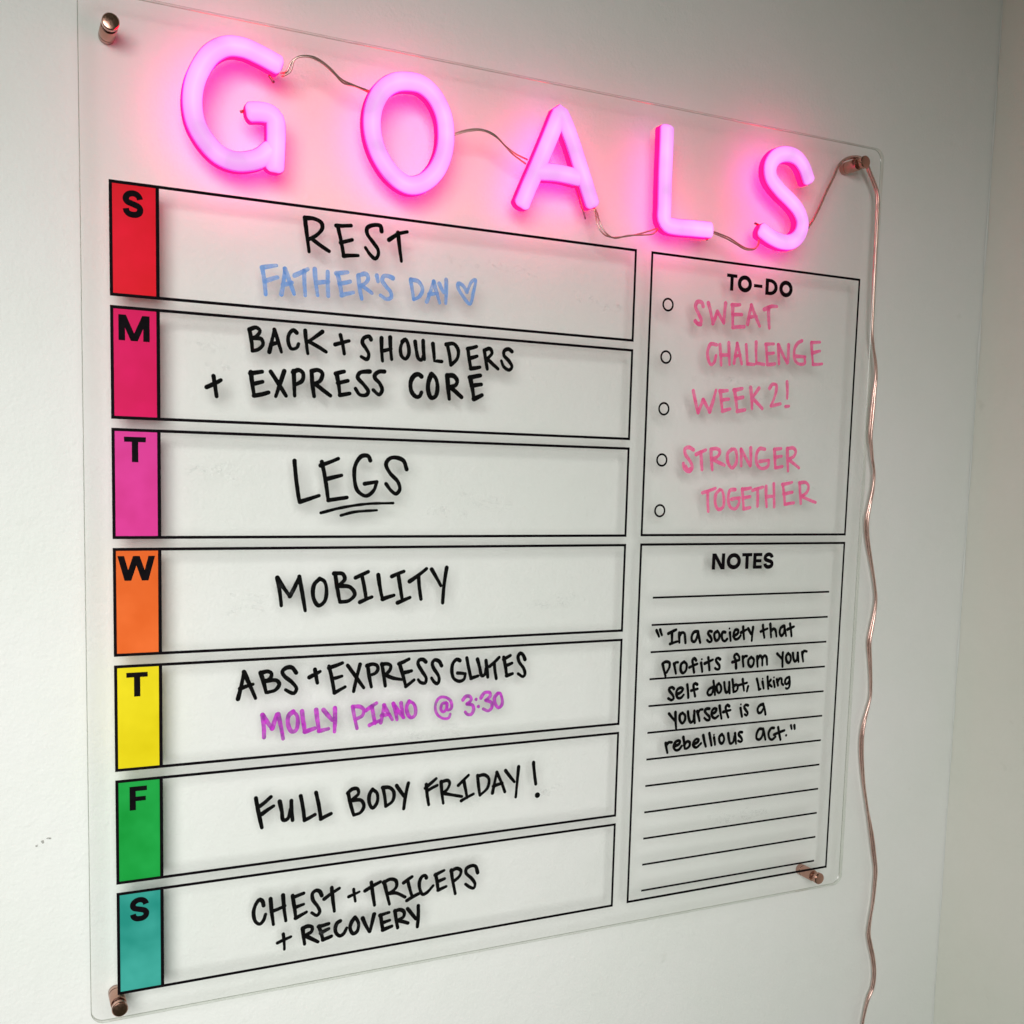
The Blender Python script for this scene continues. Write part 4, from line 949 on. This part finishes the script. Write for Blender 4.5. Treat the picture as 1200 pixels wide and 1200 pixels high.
# ------------------------------------------------------------------ neon letters
W_T = 12.0     # tube width, mm
PROF_DOME = [(-1.0, -6.6, 1.0), (-.985, -7.3, .93), (-.90, -8.1, .80), (-.70, -8.6, .60), (-.38, -8.85, .35), (0, -8.95, 0.0), (.38, -8.85, .35), (.70, -8.6, .60), (.90, -8.1, .80), (.985, -7.3, .93), (1.0, -6.6, 1.0)]
PROF_CASE = [(1.02, -6.65, 0.0), (1.02, -5.2, .25), (1.02, -3.0, .6), (1.02, -1.0, .9), (.99, -0.5, 1.0), (-.99, -0.5, 1.0), (-1.02, -1.0, .9), (-1.02, -3.0, .6), (-1.02, -5.2, .25), (-1.02, -6.65, 0.0)]
def sweep(paths, prof, name, mats, parent, back_faces=()):
    vs = []; fs = []; rim = []; mi = []
    for pi, path in enumerate(paths):
        closed = path[0] == 'closed'
        pts = path[1]
        P = catmull(pts, 2.2, closed)
        hw = W_T / 2
        rows = []
        n = len(P)
        for i in range(n):
            a = P[(i - 1) % n] if closed else P[max(i - 1, 0)]
            b = P[(i + 1) % n] if closed else P[min(i + 1, n - 1)]
            d = (b - a).normalized()
            rows.append((P[i], d, 1.0, 0.0))
        if not closed:
            d0 = rows[0][1]; d1 = rows[-1][1]
            ext = 3.2
            pre = [(P[0] - d0 * ext * s, d0, math.sqrt(max(0, 1 - s * s * .93)), s) for s in (1.0, .93, .78, .5, .25)]
            post = [(P[-1] + d1 * ext * s, d1, math.sqrt(max(0, 1 - s * s * .93)), s) for s in (.25, .5, .78, .93, 1.0)]
            rows = pre + rows + post
        i0 = len(vs); m_ = len(prof)
        for (p, d, sc, e) in rows:
            nn = Vector((-d.y, d.x))
            for (u_, yy, rv) in prof:
                q = p - nn * (u_ * hw * sc)
                yv = yy if e == 0 else (yy if yy > -6.5 else -6.6 + (yy + 6.6) * (1 - e * e * .8))
                vs.append((q.x / 1000, YF + yv / 1000 - pi * 0.00004, q.y / 1000)); rim.append(min(1, max(rv, e * .97 if prof is PROF_DOME else rv)))
        R_ = len(rows)
        for i in range(R_ if closed else R_ - 1):
            j = (i + 1) % R_
            for kk in range(m_ - 1):
                fs.append((i0 + i * m_ + kk, i0 + j * m_ + kk, i0 + j * m_ + kk + 1, i0 + i * m_ + kk + 1))
                mi.append(1 if kk in back_faces else 0)
        if not closed:
            fs.append(tuple(i0 + kk for kk in range(m_))); mi.append(0)
            fs.append(tuple(i0 + (R_ - 1) * m_ + kk for kk in reversed(range(m_)))); mi.append(0)
    o = make(name, vs, fs, mats, parent, smooth=(prof is PROF_DOME))
    at = o.data.attributes.new("rim", 'FLOAT', 'POINT')
    at.data.foreach_set("value", rim)
    o.data.polygons.foreach_set("material_index", mi)
    return o

LABELS = {
    'G': "glowing pink neon letter G, first of the row across the top of the board",
    'O': "glowing pink neon letter O, an upright oval ring of light",
    'A': "glowing pink neon letter A in the middle of the lit word",
    'L': "glowing pink neon letter L with its foot pointing right",
    'S': "glowing pink neon letter S nearest the top right copper standoff",
}
M_PIN = cable_material("dark_red_pin", (0.25, 0.02, 0.08, 1))
for ch_ in "GOALS":
    paths = NEON[ch_]
    cx_ = sum(p[0] for p in paths[0]) / len(paths[0]) / 1000
    cz_ = min(p[1] for q in paths for p in q) / 1000 - 0.006
    root = empty("neon_letter", (cx_, YF, cz_), LABELS[ch_], "neon letter", "pink neon letters spelling a word across the board")
    pp = [('closed' if ch_ == 'O' else 'open', q) for q in paths]
    sweep(pp, PROF_DOME, "diffuser", [M_GLOW], root)
    sweep(pp, PROF_CASE, "casing", [M_CASE, M_CASE_BACK], root, back_faces=(4,))

# bare lead ends that stick out beside three of the letters
STUB_SEGS = {'G': STUBS[0:2], 'L': STUBS[2:3], 'S': STUBS[3:4]}
# ------------------------------------------------------------------ wires
def tube(paths3, r, name, material, parent, seg=8, label=None):
    """paths3: list of Vector (m)."""
    P = paths3
    vs = []; fs = []
    up = Vector((0, 1, 0))
    n = len(P)
    prev_n = None
    for i in range(n):
        d = (P[min(i + 1, n - 1)] - P[max(i - 1, 0)]).normalized()
        if prev_n is None:
            a = d.cross(up)
            if a.length < 1e-3: a = d.cross(Vector((1, 0, 0)))
            a.normalize()
        else:
            a = (prev_n - d * prev_n.dot(d)).normalized()
        prev_n = a
        b = d.cross(a)
        for k in range(seg):
            an = 2 * math.pi * k / seg
            vs.append(P[i] + a * (r * math.cos(an)) + b * (r * math.sin(an)))
    for i in range(n - 1):
        for k in range(seg):
            k2 = (k + 1) % seg
            fs.append((i * seg + k, i * seg + k2, (i + 1) * seg + k2, (i + 1) * seg + k))
    fs.append(tuple(range(seg))[::-1]); fs.append(tuple(range((n - 1) * seg, n * seg)))
    return make(name, vs, fs, material, parent, smooth=True, label=label)

for a, b, strands in WIRES:
    p0 = strands[0][0]
    root = empty("connecting_wire", (p0[0] / 1000, p0[1] / 1000, p0[2] / 1000), "thin pair of copper wires looping from the neon %s to the neon %s" % (a, b), "wire", "copper wires linking the neon letters")
    for st in strands:
        P = [p / 1000 for p in catmull(st, 1.5)]
        tube(P, 0.00060, "wire_strand", M_WIRE, root)

for root in [o for o in C.objects if o.name.startswith("neon_letter")]:
    for key, segs in STUB_SEGS.items():
        if ("letter %s" % key) in root["label"]:
            for st in segs:
                tube([p / 1000 for p in catmull(st, 1.0)], 0.0009, "lead_stub", M_PIN, root)

# faint traces of wiped-off writing
gm, nt, b, out = mat("wiped_marker_ghost")
b.inputs["Base Color"].default_value = (0.30, 0.31, 0.32, 1)
b.inputs["Roughness"].default_value = 0.8
b.inputs["Specular IOR Level"].default_value = 0.0
gn = noise(nt, 150.0, 4, 0.7, objcoord(nt))
gr = ramp(nt, gn.outputs["Fac"], [(0.48, (0, 0, 0, 1)), (0.78, (0.13, 0.13, 0.13, 1))])
nt.links.new(gr.outputs["Color"], b.inputs["Alpha"])
k = Ink(YF - 0.00020)
for (x, z, ww, hh) in ((52, 409, 22, 9), (60, 395, 14, 6), (240, 470, 60, 16), (330, 455, 40, 12), (60, 330, 40, 10), (230, 310, 60, 14), (90, 250, 45, 14), (300, 245, 40, 12), (200, 150, 50, 10), (120, 20, 60, 10), (300, 100, 40, 16), (455, 405, 80, 14), (520, 330, 40, 10), (470, 60, 60, 10)):
    for j in range(5):
        x0 = x + random.uniform(-.5, .3) * ww; z0 = z + random.uniform(-.5, .5) * hh
        pts = [(x0 + ww * t * .5, z0 + random.uniform(-.3, .3) * hh) for t in (0, .33, .66, 1)]
        k.ribbon(catmull(pts, 2.0), random.uniform(1.2, 4.5))
k.build("wiped_smudges", gm, board)["kind"] = "stuff"

# loose lead hanging under the A
P = [p / 1000 for p in catmull(TAIL[0], 1.5)]
root = empty("loose_wire", tuple(P[0]), "short dark wire end sticking out under the neon A beside its right foot", "wire")
tube(P, 0.0006, "wire_strand", M_PIN, root)

# power cable: two strands side by side that twist round each other lower down
P = [p / 1000 for p in catmull(CABLE, 2.0)]
root = empty("power_cable", tuple(P[0]), "twisted copper power cable hooked over the top right standoff and hanging down beside the board", "cable")
n = len(P)
ang = []
a = 0.0; dist = 0.0
for i in range(n):
    if i: dist += (P[i] - P[i - 1]).length
    z = P[i].z
    if dist < 0.06: a = 1.2
    elif z > 0.455: a += 0.010
    else: a += 0.062 + 0.03 * math.sin(i * 0.13)
    ang.append(a)
for s in (0, math.pi):
    Q = []
    for i in range(n):
        d = (P[min(i + 1, n - 1)] - P[max(i - 1, 0)]).normalized()
        sx = d.cross(Vector((0, 1, 0))).normalized(); sy = d.cross(sx)
        Q.append(P[i] + (sx * math.cos(ang[i] + s) + sy * math.sin(ang[i] + s)) * 0.00098)
    tube(Q, 0.00112, "cable_strand", M_CABLE, root, seg=12)
